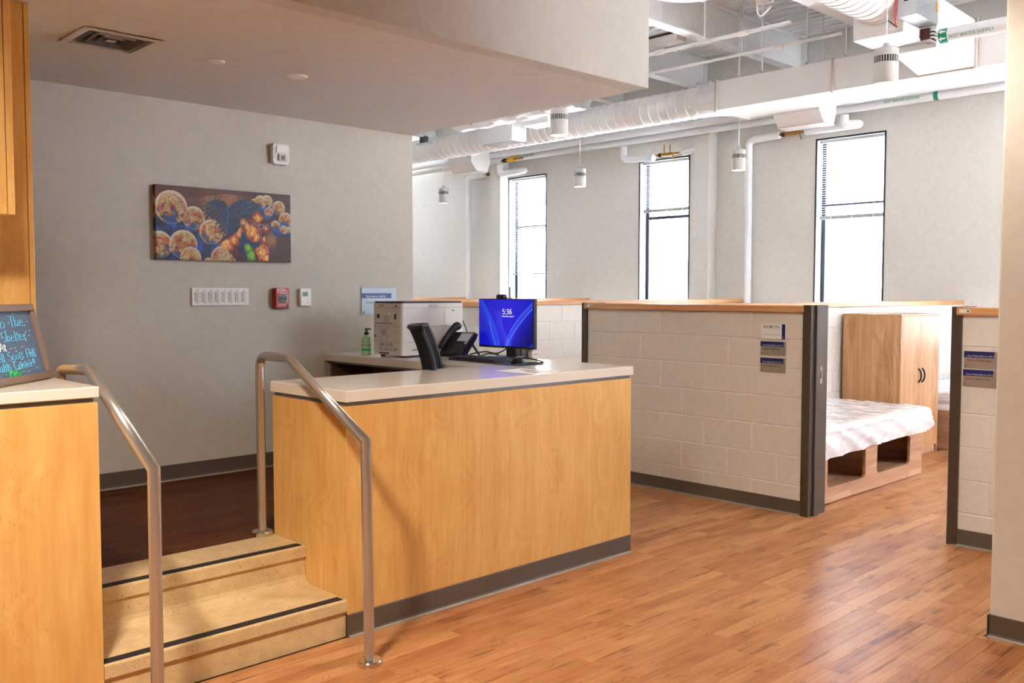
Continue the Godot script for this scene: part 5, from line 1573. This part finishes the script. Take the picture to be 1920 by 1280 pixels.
func build_desk_things():
	var D := 1.0925
	# printer
	var t = thing("printer", "boxy off-white office printer on the desk by the wall", "printer", Vector3(3.694, D, -5.19))
	var X := 0.535
	var Z := 0.325
	var body := round_rect(Vector2(0, 0), Vector2(X, Z), 0.02, 4)
	part(t, "body", prism(body, 0.012, 0.356, f_y), mats.printer_white)
	part(t, "lid", prism(round_rect(Vector2(0.006, 0.006), Vector2(X - 0.006, Z - 0.006), 0.02, 4), 0.356, 0.368, f_y), mats.charcoal)
	for q in [[0.05, 0.05], [X - 0.05, 0.05], [0.05, Z - 0.05], [X - 0.05, Z - 0.05]]:
		part(t, "foot", lathe([Vector2(0.0, 0.0), Vector2(0.018, 0.0), Vector2(0.018, 0.012), Vector2(0.0, 0.012)], 12), mats.charcoal, Vector3(q[0], 0, q[1]))
	# control side, facing -x
	for y in [0.325, 0.2, 0.098]:
		bx(t, "panel_seam", mats.printer_line, Vector3(-0.0012, y, 0.02), Vector3(0.0004, y + 0.002, Z - 0.02), 0.0)
		bx(t, "panel_seam", mats.printer_line, Vector3(0.02, y, Z - 0.0004), Vector3(X - 0.02, y + 0.002, Z + 0.0012), 0.0)
	var cp = bx(t, "control_panel", mats.printer_white, Vector3(-0.008, 0.222, 0.035), Vector3(-0.0002, 0.3, 0.235), 0.002)
	bx(cp, "display", mats.charcoal, Vector3(-0.0052, -0.004, -0.072), Vector3(-0.0041, 0.021, -0.042), 0.0004)
	for j in 3:
		for i in 4:
			bx(cp, "key", mats.printer_line, Vector3(-0.005, -0.028 + 0.015 * j, 0.004 + 0.015 * i), Vector3(-0.0041, -0.021 + 0.015 * j, 0.012 + 0.015 * i), 0.0003)
	part(cp, "status_light", lathe([Vector2(0.0, 0.003), Vector2(0.005, 0.002), Vector2(0.006, 0.0), Vector2(0.0, 0.0)], 12), mats.led_yellow, Vector3(-0.0041, 0.024, 0.066), Vector3(0, 0, 90))
	bx(cp, "lower_edge", mats.print_dark, Vector3(-0.0045, -0.0385, -0.095), Vector3(-0.0035, -0.036, 0.095), 0.0)
	bx(t, "hand_grip", mats.print_dark, Vector3(-0.003, 0.25, 0.248), Vector3(-0.0003, 0.285, 0.266), 0.001)
	part(t, "power_button", lathe([Vector2(0.0, 0.002), Vector2(0.006, 0.002), Vector2(0.007, 0.0), Vector2(0.0, 0.0)], 12), mats.print_dark, Vector3(-0.0002, 0.337, 0.262), Vector3(0, 0, 90))
	bx(t, "notice", mats.sign_white, Vector3(-0.0016, 0.115, 0.09), Vector3(-0.0003, 0.187, 0.165), 0.0)
	for q in [[0.115, 0.117], [0.185, 0.187], [0.132, 0.134]]:
		bx(t, "notice_rule", mats.print_dark, Vector3(-0.0022, q[0], 0.09), Vector3(-0.0017, q[1], 0.165), 0.0)
	for q in [0.09, 0.163]:
		bx(t, "notice_rule", mats.print_dark, Vector3(-0.0022, 0.117, q), Vector3(-0.0017, 0.185, q + 0.002), 0.0)
	for k in 4:
		bx(t, "notice_print", mats.print_grey, Vector3(-0.0022, 0.143 + 0.01 * k, 0.103 + 0.003 * (k % 2)), Vector3(-0.0017, 0.148 + 0.01 * k, 0.152 - 0.004 * (k % 2)), 0.0)
	text(t, "lettering", "RWC-SH-06", 0.022, mats.print_grey, Vector3(-0.0008, 0.08, 0.08), Vector3(0, -90, 0))
	text(t, "lettering", "192.168.20.109", 0.022, mats.print_grey, Vector3(-0.0008, 0.05, 0.07), Vector3(0, -90, 0))
	bx(t, "maker_mark", mats.alarm_red, Vector3(-0.001, 0.337, 0.088), Vector3(-0.0002, 0.346, 0.096), 0.0)
	bx(t, "maker_mark", mats.print_grey, Vector3(-0.001, 0.338, 0.099), Vector3(-0.0002, 0.344, 0.13), 0.0)
	bx(t, "tray_grip", mats.print_grey, Vector3(-0.0012, 0.016, 0.075), Vector3(0.0004, 0.03, 0.185), 0.0)
	bx(t, "tray_latch", mats.print_dark, Vector3(-0.0022, 0.125, 0.03), Vector3(-0.0003, 0.145, 0.038), 0.0)
	# side towards the viewer
	bx(t, "access_cover", mats.printer_white, Vector3(0.36, 0.2, Z - 0.0003), Vector3(0.5, 0.31, Z + 0.003), 0.002)
	bx(t, "cover_catch", mats.print_dark, Vector3(0.425, 0.302, Z + 0.0031), Vector3(0.445, 0.308, Z + 0.005), 0.001)
	text(t, "lettering", "120-127V", 0.014, mats.print_grey, Vector3(0.22, 0.338, Z + 0.0006))
	bx(t, "side_label", mats.print_dark, Vector3(0.085, 0.045, Z - 0.0003), Vector3(0.13, 0.051, Z + 0.0008), 0.0)
	# soap bottle
	t = thing("soap_bottle", "clear green pump bottle left of the printer", "bottle", Vector3(3.70, D, -5.27))
	var sg = mats.soap_green
	part(t, "bottle", lathe([Vector2(0.0, 0.001), Vector2(0.03, 0.001), Vector2(0.034, 0.006), Vector2(0.034, 0.1), Vector2(0.03, 0.118), Vector2(0.014, 0.13), Vector2(0.013, 0.138), Vector2(0.0, 0.138)], 24), sg)
	part(t, "label_band", lathe([Vector2(0.0344, 0.03), Vector2(0.0344, 0.044)], 24), mats.soap_label)
	part(t, "label_print", lathe([Vector2(0.0343, 0.066), Vector2(0.0343, 0.07)], 24), mats.print_grey)
	part(t, "pump_collar", lathe([Vector2(0.016, 0.1385), Vector2(0.016, 0.155), Vector2(0.006, 0.16), Vector2(0.006, 0.172), Vector2(0.0, 0.172)], 16), mats.black_plastic)
	bx(t, "pump_spout", mats.black_plastic, Vector3(-0.01, 0.1722, -0.008), Vector3(0.034, 0.182, 0.008), 0.003)
	# network cable behind the printer
	t = thing("network_cable", "thin blue cable arching down behind the printer", "cable", Vector3(4.3, D + 0.012, -5.0))
	part(t, "cable", tube(smooth_path([Vector3(-0.062, 0.26, 0.02), Vector3(-0.02, 0.24, 0.04), Vector3(0.01, 0.15, 0.07), Vector3(-0.01, 0.05, 0.08), Vector3(-0.05, -0.004, 0.05), Vector3(-0.12, -0.006, 0.0)], 8), 0.0055, 8), mats.cable_blue)
	# office chair
	t = thing("office_chair", "black mesh office chair pushed in behind the counter", "chair", Vector3(3.5, UP, -3.99), -44.0)
	var cols := 10
	var rows := 12
	var st := new_st()
	var fr := new_st()
	var bp := func(u: float, v: float) -> Vector3:
		# backrest facing the desk; u across (-1..1), v up (0..1)
		var w := 0.2 * (1.0 - 0.12 * v * v)
		return Vector3(-0.33 + 0.26 * (1.0 - v) * pow(v, 0.7) + 0.075 * u * u, 0.47 + 0.51 * v, w * u)
	for j in rows:
		for i in cols:
			var a: Vector3 = bp.call(-1.0 + 2.0 * i / cols, float(j) / rows)
			var b: Vector3 = bp.call(-1.0 + 2.0 * (i + 1) / cols, float(j) / rows)
			var c: Vector3 = bp.call(-1.0 + 2.0 * (i + 1) / cols, float(j + 1) / rows)
			var d: Vector3 = bp.call(-1.0 + 2.0 * i / cols, float(j + 1) / rows)
			var n := (c - a).cross(d - b).normalized()
			if n.x < 0: n = -n
			quad(st, a + n * 0.01, b + n * 0.01, c + n * 0.01, d + n * 0.01, n)
			quad(st, a - n * 0.01, b - n * 0.01, c - n * 0.01, d - n * 0.01, -n)
	part(t, "backrest", st.commit(), mats.mesh_black)
	var rim := []
	for k in 13: rim.append(bp.call(-1.0, k / 12.0))
	for k in range(1, 10): rim.append(bp.call(-1.0 + k * 0.2, 1.0))
	for k in 13: rim.append(bp.call(1.0, 1.0 - k / 12.0))
	part(t, "back_frame", tube(rim, 0.017, 10), mats.black_plastic)
	bx(t, "seat", mats.mesh_black, Vector3(-0.24, 0.42, -0.23), Vector3(0.22, 0.48, 0.23), 0.025)
	part(t, "back_post", tube(smooth_path([Vector3(-0.05, 0.41, 0), Vector3(-0.24, 0.42, 0), Vector3(-0.3, 0.52, 0), Vector3(-0.28, 0.7, 0)], 6), 0.02, 10), mats.black_plastic)
	part(t, "gas_column", tube([Vector3(0, 0.09, 0), Vector3(0, 0.42, 0)], 0.026, 14), mats.charcoal)
	for k in 5:
		var a := TAU * k / 5.0
		var e := Vector3(cos(a) * 0.28, 0.06, sin(a) * 0.28)
		var lg = part(t, "base_leg", tube([Vector3(0, 0.1, 0), e + Vector3(0, 0.015, 0)], [0.026, 0.016], 10), mats.black_plastic)
		part(lg, "caster", lathe([Vector2(0.0, -0.018), Vector2(0.028, -0.018), Vector2(0.031, 0.0), Vector2(0.028, 0.018), Vector2(0.0, 0.018)], 16), mats.black_plastic, Vector3(e.x, 0.032, e.z), Vector3(90, rad_to_deg(-a), 0))
	# desk phone, facing the seat (-x)
	t = thing("desk_phone", "black desk phone between the printer and the screen", "phone", Vector3(4.08, D, -4.72), 180)
	# in its own axes: +x towards the seat, z across
	part(t, "base", prism(PackedVector2Array([Vector2(-0.1, 0.0), Vector2(0.1, 0.0), Vector2(0.1, 0.02), Vector2(-0.03, 0.15), Vector2(-0.045, 0.152), Vector2(-0.03, 0.12), Vector2(0.05, 0.02)]), -0.12, 0.1, f_z), mats.black_plastic)
	var ph = part(t, "face_plate", box_mesh(Vector3(0.19, 0.012, 0.22), 0.004), mats.charcoal, Vector3(0.04, 0.092, -0.01), Vector3(0, 0, -45))
	bx(ph, "display", mats.sign_frost, Vector3(-0.082, 0.0061, -0.095), Vector3(-0.012, 0.0075, 0.015), 0.0005)
	for j in 4:
		for i in 3:
			bx(ph, "key", mats.key_grey, Vector3(0.018 + 0.018 * j, 0.0061, -0.07 + 0.026 * i), Vector3(0.031 + 0.018 * j, 0.0095, -0.052 + 0.026 * i), 0.001)
	for j in 4:
		bx(ph, "line_key", mats.key_grey, Vector3(-0.08 + 0.018 * j, 0.0061, -0.107), Vector3(-0.067 + 0.018 * j, 0.0085, -0.098), 0.001)
	part(ph, "navigation_ring", lathe([Vector2(0.0, 0.004), Vector2(0.011, 0.004), Vector2(0.013, 0.0), Vector2(0.0, 0.0)], 20), mats.vent_grey, Vector3(0.0, 0.0062, -0.088))
	part(t, "handset", tube(smooth_path([Vector3(0.105, 0.05, 0.075), Vector3(0.1, 0.075, 0.075), Vector3(0.04, 0.145, 0.075), Vector3(-0.02, 0.2, 0.075), Vector3(-0.045, 0.19, 0.075)], 6), 0.026, 14), mats.black_plastic)
	part(t, "stand_foot", tube([Vector3(-0.03, 0.1, -0.06), Vector3(-0.1, 0.008, -0.07)], 0.008, 8), mats.black_plastic)
	# monitor
	t = thing("monitor", "thin computer monitor showing a blue lock screen with 5:36", "monitor", Vector3(4.19, D, -4.375), 3.0)
	var em = mat("screen_glow", Color.BLACK, 0.25)
	em.emission_enabled = true
	em.emission = Color.BLACK
	em.emission_texture = tex(screen_image())
	em.emission_energy_multiplier = 0.055
	bx(t, "housing", mats.black_plastic, Vector3(-0.03, 0.066, -0.245), Vector3(0.004, 0.386, 0.245), 0.003)
	st = new_st()
	var sx := -0.0312
	var c1 := [Vector3(sx, 0.08, -0.239), Vector3(sx, 0.08, 0.239), Vector3(sx, 0.381, 0.239), Vector3(sx, 0.381, -0.239)]
	tri(st, c1[0], c1[1], c1[2], Vector3(-1, 0, 0), Vector2(0, 1), Vector2(1, 1), Vector2(1, 0))
	tri(st, c1[0], c1[2], c1[3], Vector3(-1, 0, 0), Vector2(0, 1), Vector2(1, 0), Vector2(0, 0))
	part(t, "screen", st.commit(), em)
	var wt = mat("screen_text_glow", Color.WHITE, 0.5)
	wt.emission_enabled = true
	wt.emission = Color.WHITE
	wt.emission_energy_multiplier = 0.055
	text(t, "screen_lettering", "5:36", 0.034, wt, Vector3(sx - 0.0005, 0.302, -0.028), Vector3(0, -90, 0), 0.0004)
	text(t, "screen_lettering", "Wednesday, August 2", 0.0085, wt, Vector3(sx - 0.0005, 0.273, -0.03), Vector3(0, -90, 0), 0.0004)
	var al := AreaLight3D.new()
	al.name = "screen_light"
	al.area_size = Vector2(0.47, 0.3)
	al.light_energy = 0.0006
	al.light_color = c8(60, 70, 255)
	al.shadow_enabled = true
	al.position = Vector3(sx - 0.002, 0.23, 0)
	al.rotation_degrees = Vector3(0, 90, 0)
	t.add_child(al)
	bx(t, "stand_neck", mats.black_plastic, Vector3(0.006, 0.012, -0.03), Vector3(0.03, 0.26, 0.05), 0.004)
	part(t, "stand_base", prism(round_rect(Vector2(-0.08, -0.12), Vector2(0.08, 0.12), 0.02, 4), 0.0, 0.011, f_y), mats.charcoal)
	# webcam
	t = thing("webcam", "black webcam clipped on top of the monitor", "webcam", Vector3(4.16, D + 0.387, -4.41))
	part(t, "body", tube([Vector3(0, 0.012, -0.035), Vector3(0, 0.012, 0.035)], 0.0165, 14), mats.black_plastic)
	part(t, "lens", lathe([Vector2(0.0, 0.006), Vector2(0.01, 0.006), Vector2(0.012, 0.0), Vector2(0.0, 0.0)], 16), mats.black_gloss, Vector3(-0.0155, 0.012, -0.012), Vector3(0, 0, 90))
	bx(t, "clip", mats.black_plastic, Vector3(-0.012, 0.0005, 0.02), Vector3(0.02, 0.008, 0.08), 0.002)
	# small computer behind the monitor
	t = thing("mini_computer", "slim black computer mounted behind the monitor with an antenna", "computer", Vector3(4.205, D + 0.2, -4.2))
	bx(t, "case", mats.black_plastic, Vector3(0.0, 0.0, -0.1), Vector3(0.036, 0.18, 0.005), 0.003)
	part(t, "badge", lathe([Vector2(0.006, 0.0), Vector2(0.009, 0.0), Vector2(0.009, 0.001), Vector2(0.006, 0.001)], 18), mats.vent_grey, Vector3(0.018, 0.08, 0.0052), Vector3(90, 0, 0))
	bx(t, "port", mats.vent_grey, Vector3(0.012, 0.1, 0.0051), Vector3(0.024, 0.106, 0.006), 0.0003)
	part(t, "antenna", tube([Vector3(0.03, 0.175, -0.21), Vector3(0.03, 0.265, -0.21)], 0.0045, 8), mats.black_plastic)
	bx(t, "antenna_mount", mats.black_plastic, Vector3(0.02, 0.16, -0.22), Vector3(0.036, 0.175, -0.101), 0.002)
	# keyboard
	t = thing("keyboard", "black keyboard in front of the monitor", "keyboard", Vector3(3.865, D, -4.30), -2.0)
	part(t, "case", prism(PackedVector2Array([Vector2(-0.07, 0.0), Vector2(0.07, 0.0), Vector2(0.07, 0.026), Vector2(-0.066, 0.014), Vector2(-0.07, 0.009)]), -0.22, 0.22, f_z), mats.black_plastic)
	var key := box_mesh(Vector3(0.0155, 0.006, 0.0165), 0.0015)
	for j in 5:
		for i in 22:
			if i == 15 or (j == 0 and i > 3 and i < 10): continue
			part(t, "key", key, mats.charcoal, Vector3(-0.048 + 0.0195 * j, 0.018 + 0.0018 * j + 0.001, -0.205 + 0.0195 * i))
	part(t, "space_bar", box_mesh(Vector3(0.0155, 0.006, 0.112), 0.0015), mats.charcoal, Vector3(-0.048, 0.019, -0.079))
	# mouse on its pad
	t = thing("mouse_pad", "thin black mouse pad near the counter edge", "mouse pad", Vector3(3.87, D, -3.955), 0)
	part(t, "pad", prism(round_rect(Vector2(-0.1, -0.115), Vector2(0.1, 0.115), 0.012, 4), 0.0, 0.004, f_y), mats.charcoal)
	t = thing("mouse", "black computer mouse on the pad", "mouse", Vector3(3.87, D + 0.0045, -3.955), 0)
	st = new_st()
	var dome := func(u: float, v: float) -> Vector3:
		var a := u * TAU
		var r := sin(v * PI * 0.5)
		return Vector3(cos(a) * 0.058 * pow(r, 0.8), 0.034 * cos(v * PI * 0.5) * (1.0 - 0.12 * cos(a) * r), sin(a) * 0.033 * pow(r, 0.8))
	for i in 24:
		for j in 10:
			var a: Vector3 = dome.call(i / 24.0, j / 10.0)
			var b: Vector3 = dome.call((i + 1) / 24.0, j / 10.0)
			var c: Vector3 = dome.call((i + 1) / 24.0, (j + 1) / 10.0)
			var d: Vector3 = dome.call(i / 24.0, (j + 1) / 10.0)
			var n := Vector3(c.x + a.x, 0.02 + 2.0 * a.y, c.z + a.z).normalized()
			quad(st, a, b, c, d, n)
	part(t, "shell", st.commit(), mats.black_gloss)
	part(t, "wheel", tube([Vector3(-0.03, 0.03, -0.004), Vector3(-0.03, 0.03, 0.004)], 0.007, 12), mats.charcoal)
	# papers lying on the counter
	t = thing("printed_sheet", "printed paper sheet lying flat on the counter", "paper", Vector3(3.56, D, -3.575), 4.0)
	bx(t, "sheet", mats.paper, Vector3(-0.11, 0.0, -0.14), Vector3(0.11, 0.0012, 0.14), 0.0)
	bx(t, "print_block", mats.print_grey, Vector3(0.02, 0.0013, -0.08), Vector3(0.06, 0.0016, 0.03), 0.0)
	bx(t, "print_block", mats.print_grey, Vector3(-0.05, 0.0013, 0.02), Vector3(-0.02, 0.0016, 0.11), 0.0)
	# little white label machine behind the monitor
	t = thing("label_machine", "small white machine half hidden behind the monitor stand", "machine", Vector3(4.248, D, -4.215), 0)
	bx(t, "body", mats.printer_white, Vector3(-0.03, 0.0, -0.03), Vector3(0.026, 0.055, 0.03), 0.006)
	bx(t, "top_cover", mats.printer_white, Vector3(-0.027, 0.0552, -0.027), Vector3(0.023, 0.09, 0.026), 0.01)
	bx(t, "slot", mats.print_grey, Vector3(-0.02, 0.03, 0.0298), Vector3(0.018, 0.034, 0.0306), 0.0)
	# loose cables
	for d in [[[Vector3(4.16, 0.01, -4.72), Vector3(4.2, 0.03, -4.62), Vector3(4.24, 0.02, -4.55), Vector3(4.25, 0.045, -4.48), Vector3(4.245, 0.07, -4.44)], "black cable sagging from the phone to the monitor"], [[Vector3(4.02, 0.006, -4.54), Vector3(4.06, 0.006, -4.53), Vector3(4.14, 0.02, -4.54), Vector3(4.2, 0.02, -4.53), Vector3(4.24, 0.01, -4.52)], "tangled black cable left of the monitor foot"], [[Vector3(4.222, 0.19, -4.225), Vector3(4.222, 0.1, -4.222), Vector3(4.21, 0.03, -4.225), Vector3(4.2, 0.006, -4.2)], "black cable looping down right of the monitor foot"], [[Vector3(3.93, 0.006, -3.94), Vector3(4.02, 0.006, -3.9), Vector3(4.1, 0.006, -4.0), Vector3(4.14, 0.016, -4.16)], "thin mouse cord across the counter"]]:
		var o: Vector3 = d[0][0] + Vector3(0, D, 0)
		t = thing("cable", d[1], "cable", o, 0, "loose black cables round the monitor")
		var pts := []
		for v in d[0]: pts.append(v - d[0][0])
		part(t, "cord", tube(smooth_path(pts, 8), 0.0045, 8), mats.black_plastic)

# ---------------------------------------------------------------- chalkboard sign with hand lettering
const GLYPH := {
	"T": [[0.0, 1.0, 0.7, 1.0], [0.35, 1.0, 0.32, 0.0]],
	"o": [[0.25, 0.55, 0.05, 0.4, 0.05, 0.12, 0.25, 0.0, 0.45, 0.12, 0.45, 0.4, 0.25, 0.55]],
	"h": [[0.05, 1.0, 0.03, 0.0], [0.03, 0.3, 0.2, 0.55, 0.38, 0.45, 0.4, 0.0]],
	"e": [[0.05, 0.3, 0.42, 0.34, 0.38, 0.52, 0.2, 0.55, 0.05, 0.35, 0.08, 0.08, 0.25, 0.0, 0.45, 0.1]],
	"S": [[0.55, 0.9, 0.35, 1.0, 0.1, 0.85, 0.15, 0.6, 0.45, 0.45, 0.5, 0.18, 0.3, 0.0, 0.02, 0.1]],
	"l": [[0.1, 1.0, 0.08, 0.05, 0.18, 0.0]],
	"t": [[0.15, 0.85, 0.15, 0.08, 0.3, 0.0], [0.0, 0.6, 0.32, 0.6]],
	"r": [[0.05, 0.55, 0.05, 0.0], [0.05, 0.3, 0.18, 0.52, 0.34, 0.5]],
	"A": [[0.0, 0.0, 0.3, 1.0, 0.6, 0.0], [0.12, 0.38, 0.5, 0.38]],
	"c": [[0.4, 0.48, 0.2, 0.55, 0.04, 0.35, 0.08, 0.08, 0.25, 0.0, 0.42, 0.1]],
	"H": [[0.05, 1.0, 0.05, 0.0], [0.55, 1.0, 0.55, 0.0], [0.05, 0.5, 0.55, 0.5]],
	"i": [[0.08, 0.55, 0.08, 0.0], [0.08, 0.78, 0.09, 0.74]],
	"a": [[0.4, 0.5, 0.2, 0.55, 0.04, 0.35, 0.06, 0.08, 0.22, 0.0, 0.38, 0.15, 0.4, 0.5, 0.42, 0.05, 0.5, 0.0]],
	"C": [[0.6, 0.85, 0.4, 1.0, 0.12, 0.8, 0.05, 0.4, 0.2, 0.05, 0.42, 0.0, 0.62, 0.14]],
	"n": [[0.05, 0.55, 0.04, 0.0], [0.04, 0.3, 0.2, 0.55, 0.38, 0.45, 0.4, 0.0]],
	"!": [[0.1, 1.0, 0.08, 0.3], [0.08, 0.06, 0.09, 0.0]],
	"R": [[0.05, 0.0, 0.05, 1.0, 0.4, 0.95, 0.48, 0.72, 0.35, 0.5, 0.05, 0.48, 0.5, 0.0]],
	"W": [[0.0, 1.0, 0.2, 0.0, 0.4, 0.7, 0.6, 0.0, 0.8, 1.0]],
	"G": [[0.55, 0.85, 0.35, 1.0, 0.1, 0.8, 0.05, 0.4, 0.2, 0.05, 0.45, 0.02, 0.58, 0.2, 0.58, 0.45, 0.35, 0.45]],
	"w": [[0.0, 0.4, 0.1, 0.55, 0.2, 0.4, 0.3, 0.55, 0.4, 0.4]],
	"W2": [], " ": []}
const ADV := {"T": 0.62, "S": 0.62, "A": 0.66, "H": 0.72, "C": 0.72, "R": 0.6, "W": 0.9, "G": 0.7, "l": 0.26, "i": 0.24, "t": 0.38, "r": 0.4, "!": 0.24, " ": 0.45, "o": 0.56, "h": 0.54, "e": 0.54, "c": 0.52, "a": 0.58, "n": 0.54, "w": 0.5}

# strokes of a hand-written line in the board's plane; right end at (xr, y)
func hand(s: String, xr: float, y: float, size: float, rise: float, weight: float) -> ArrayMesh:
	var total := 0.0
	for ch in s: total += ADV[ch] * size * 1.4
	var st := new_st()
	var x := xr - total
	for ch in s:
		for line in GLYPH[ch]:
			var pts := []
			for k in range(0, line.size(), 2):
				var px: float = x + line[k] * size * 1.33
				pts.append(Vector3(px, y + line[k + 1] * size + (px - xr) * rise, 0.0))
			if pts.size() > 2: pts = smooth_path(pts, 4)
			add_tube(st, pts, weight, 5)
		x += ADV[ch] * size * 1.4
	return st.commit()

func build_sign_board():
	# board leaning back on the left counter, its right edge in view
	var t = thing("chalkboard_sign", "wood-framed chalkboard with blue hand lettering on the left counter", "sign", Vector3(1.215, 1.1855, -3.845))
	var W := 0.52
	var H := 0.297
	# the frame leans back and is turned: pieces are built in the board's own plane and turned together
	var yaw := Basis(Vector3.UP, deg_to_rad(45.0)) * Basis(Vector3.RIGHT, deg_to_rad(-14.7))
	var place := func(o): o.transform = Transform3D(yaw, Vector3.ZERO) * o.transform
	var fw := 0.028
	place.call(bx(t, "frame_rail", mats.frame_walnut, Vector3(-W, 0.003, -0.012), Vector3(0, fw, 0.012), 0.002))
	place.call(bx(t, "frame_rail", mats.frame_walnut, Vector3(-W, H - fw, -0.012), Vector3(0, H, 0.012), 0.002))
	place.call(bx(t, "frame_stile", mats.frame_walnut, Vector3(-fw, fw + 0.0005, -0.012), Vector3(0, H - fw - 0.0005, 0.012), 0.002))
	place.call(bx(t, "frame_stile", mats.frame_walnut, Vector3(-W, fw + 0.0005, -0.012), Vector3(-W + fw, H - fw - 0.0005, 0.012), 0.002))
	place.call(bx(t, "slate", mats.board_slate, Vector3(-W + fw, fw, -0.008), Vector3(-fw, H - fw, 0.0), 0.0))
	var lines := [["To The", -0.085, 0.214, 0.042, mats.chalk_cyan, 0.0016], ["Shelter", -0.09, 0.162, 0.037, mats.chalk_cyan, 0.0016], ["At", -0.245, 0.126, 0.03, mats.chalk_white, 0.0018], ["ell Scott Hill", -0.062, 0.094, 0.031, mats.chalk_cyan, 0.0016], ["alth Center!!", -0.08, 0.058, 0.03, mats.chalk_cyan, 0.0016], ["RWG", -0.2, 0.031, 0.023, mats.chalk_green, 0.0018], ["ww", -0.165, 0.035, 0.014, mats.chalk_green, 0.0012], ["ww", -0.285, 0.033, 0.014, mats.chalk_green, 0.0012]]
	for l in lines:
		place.call(part(t, "lettering", hand(l[0], l[1], l[2], l[3], 0.03, l[5]), l[4], Vector3(0, 0, 0.0014)))
	var st := new_st()
	var g := RandomNumberGenerator.new()
	g.seed = 17
	for k in 70:
		var c := Vector3(g.randf_range(-0.42, -0.034), g.randf_range(0.034, H - 0.034), 0.0008)
		add_box(st, c, Vector3(0.0045, 0.0036, 0.001), 0.0004)
	var dots = part(t, "chalk_dots", st.commit(), mats.chalk_white)
	dots.set_meta("kind", "stuff")
	place.call(dots)
	part(t, "back_leg", tube([yaw * Vector3(-W * 0.5, H * 0.7, -0.014), Basis(Vector3.UP, deg_to_rad(45.0)) * Vector3(-W * 0.5, 0.0075, -0.14)], 0.006, 8), mats.frame_walnut)
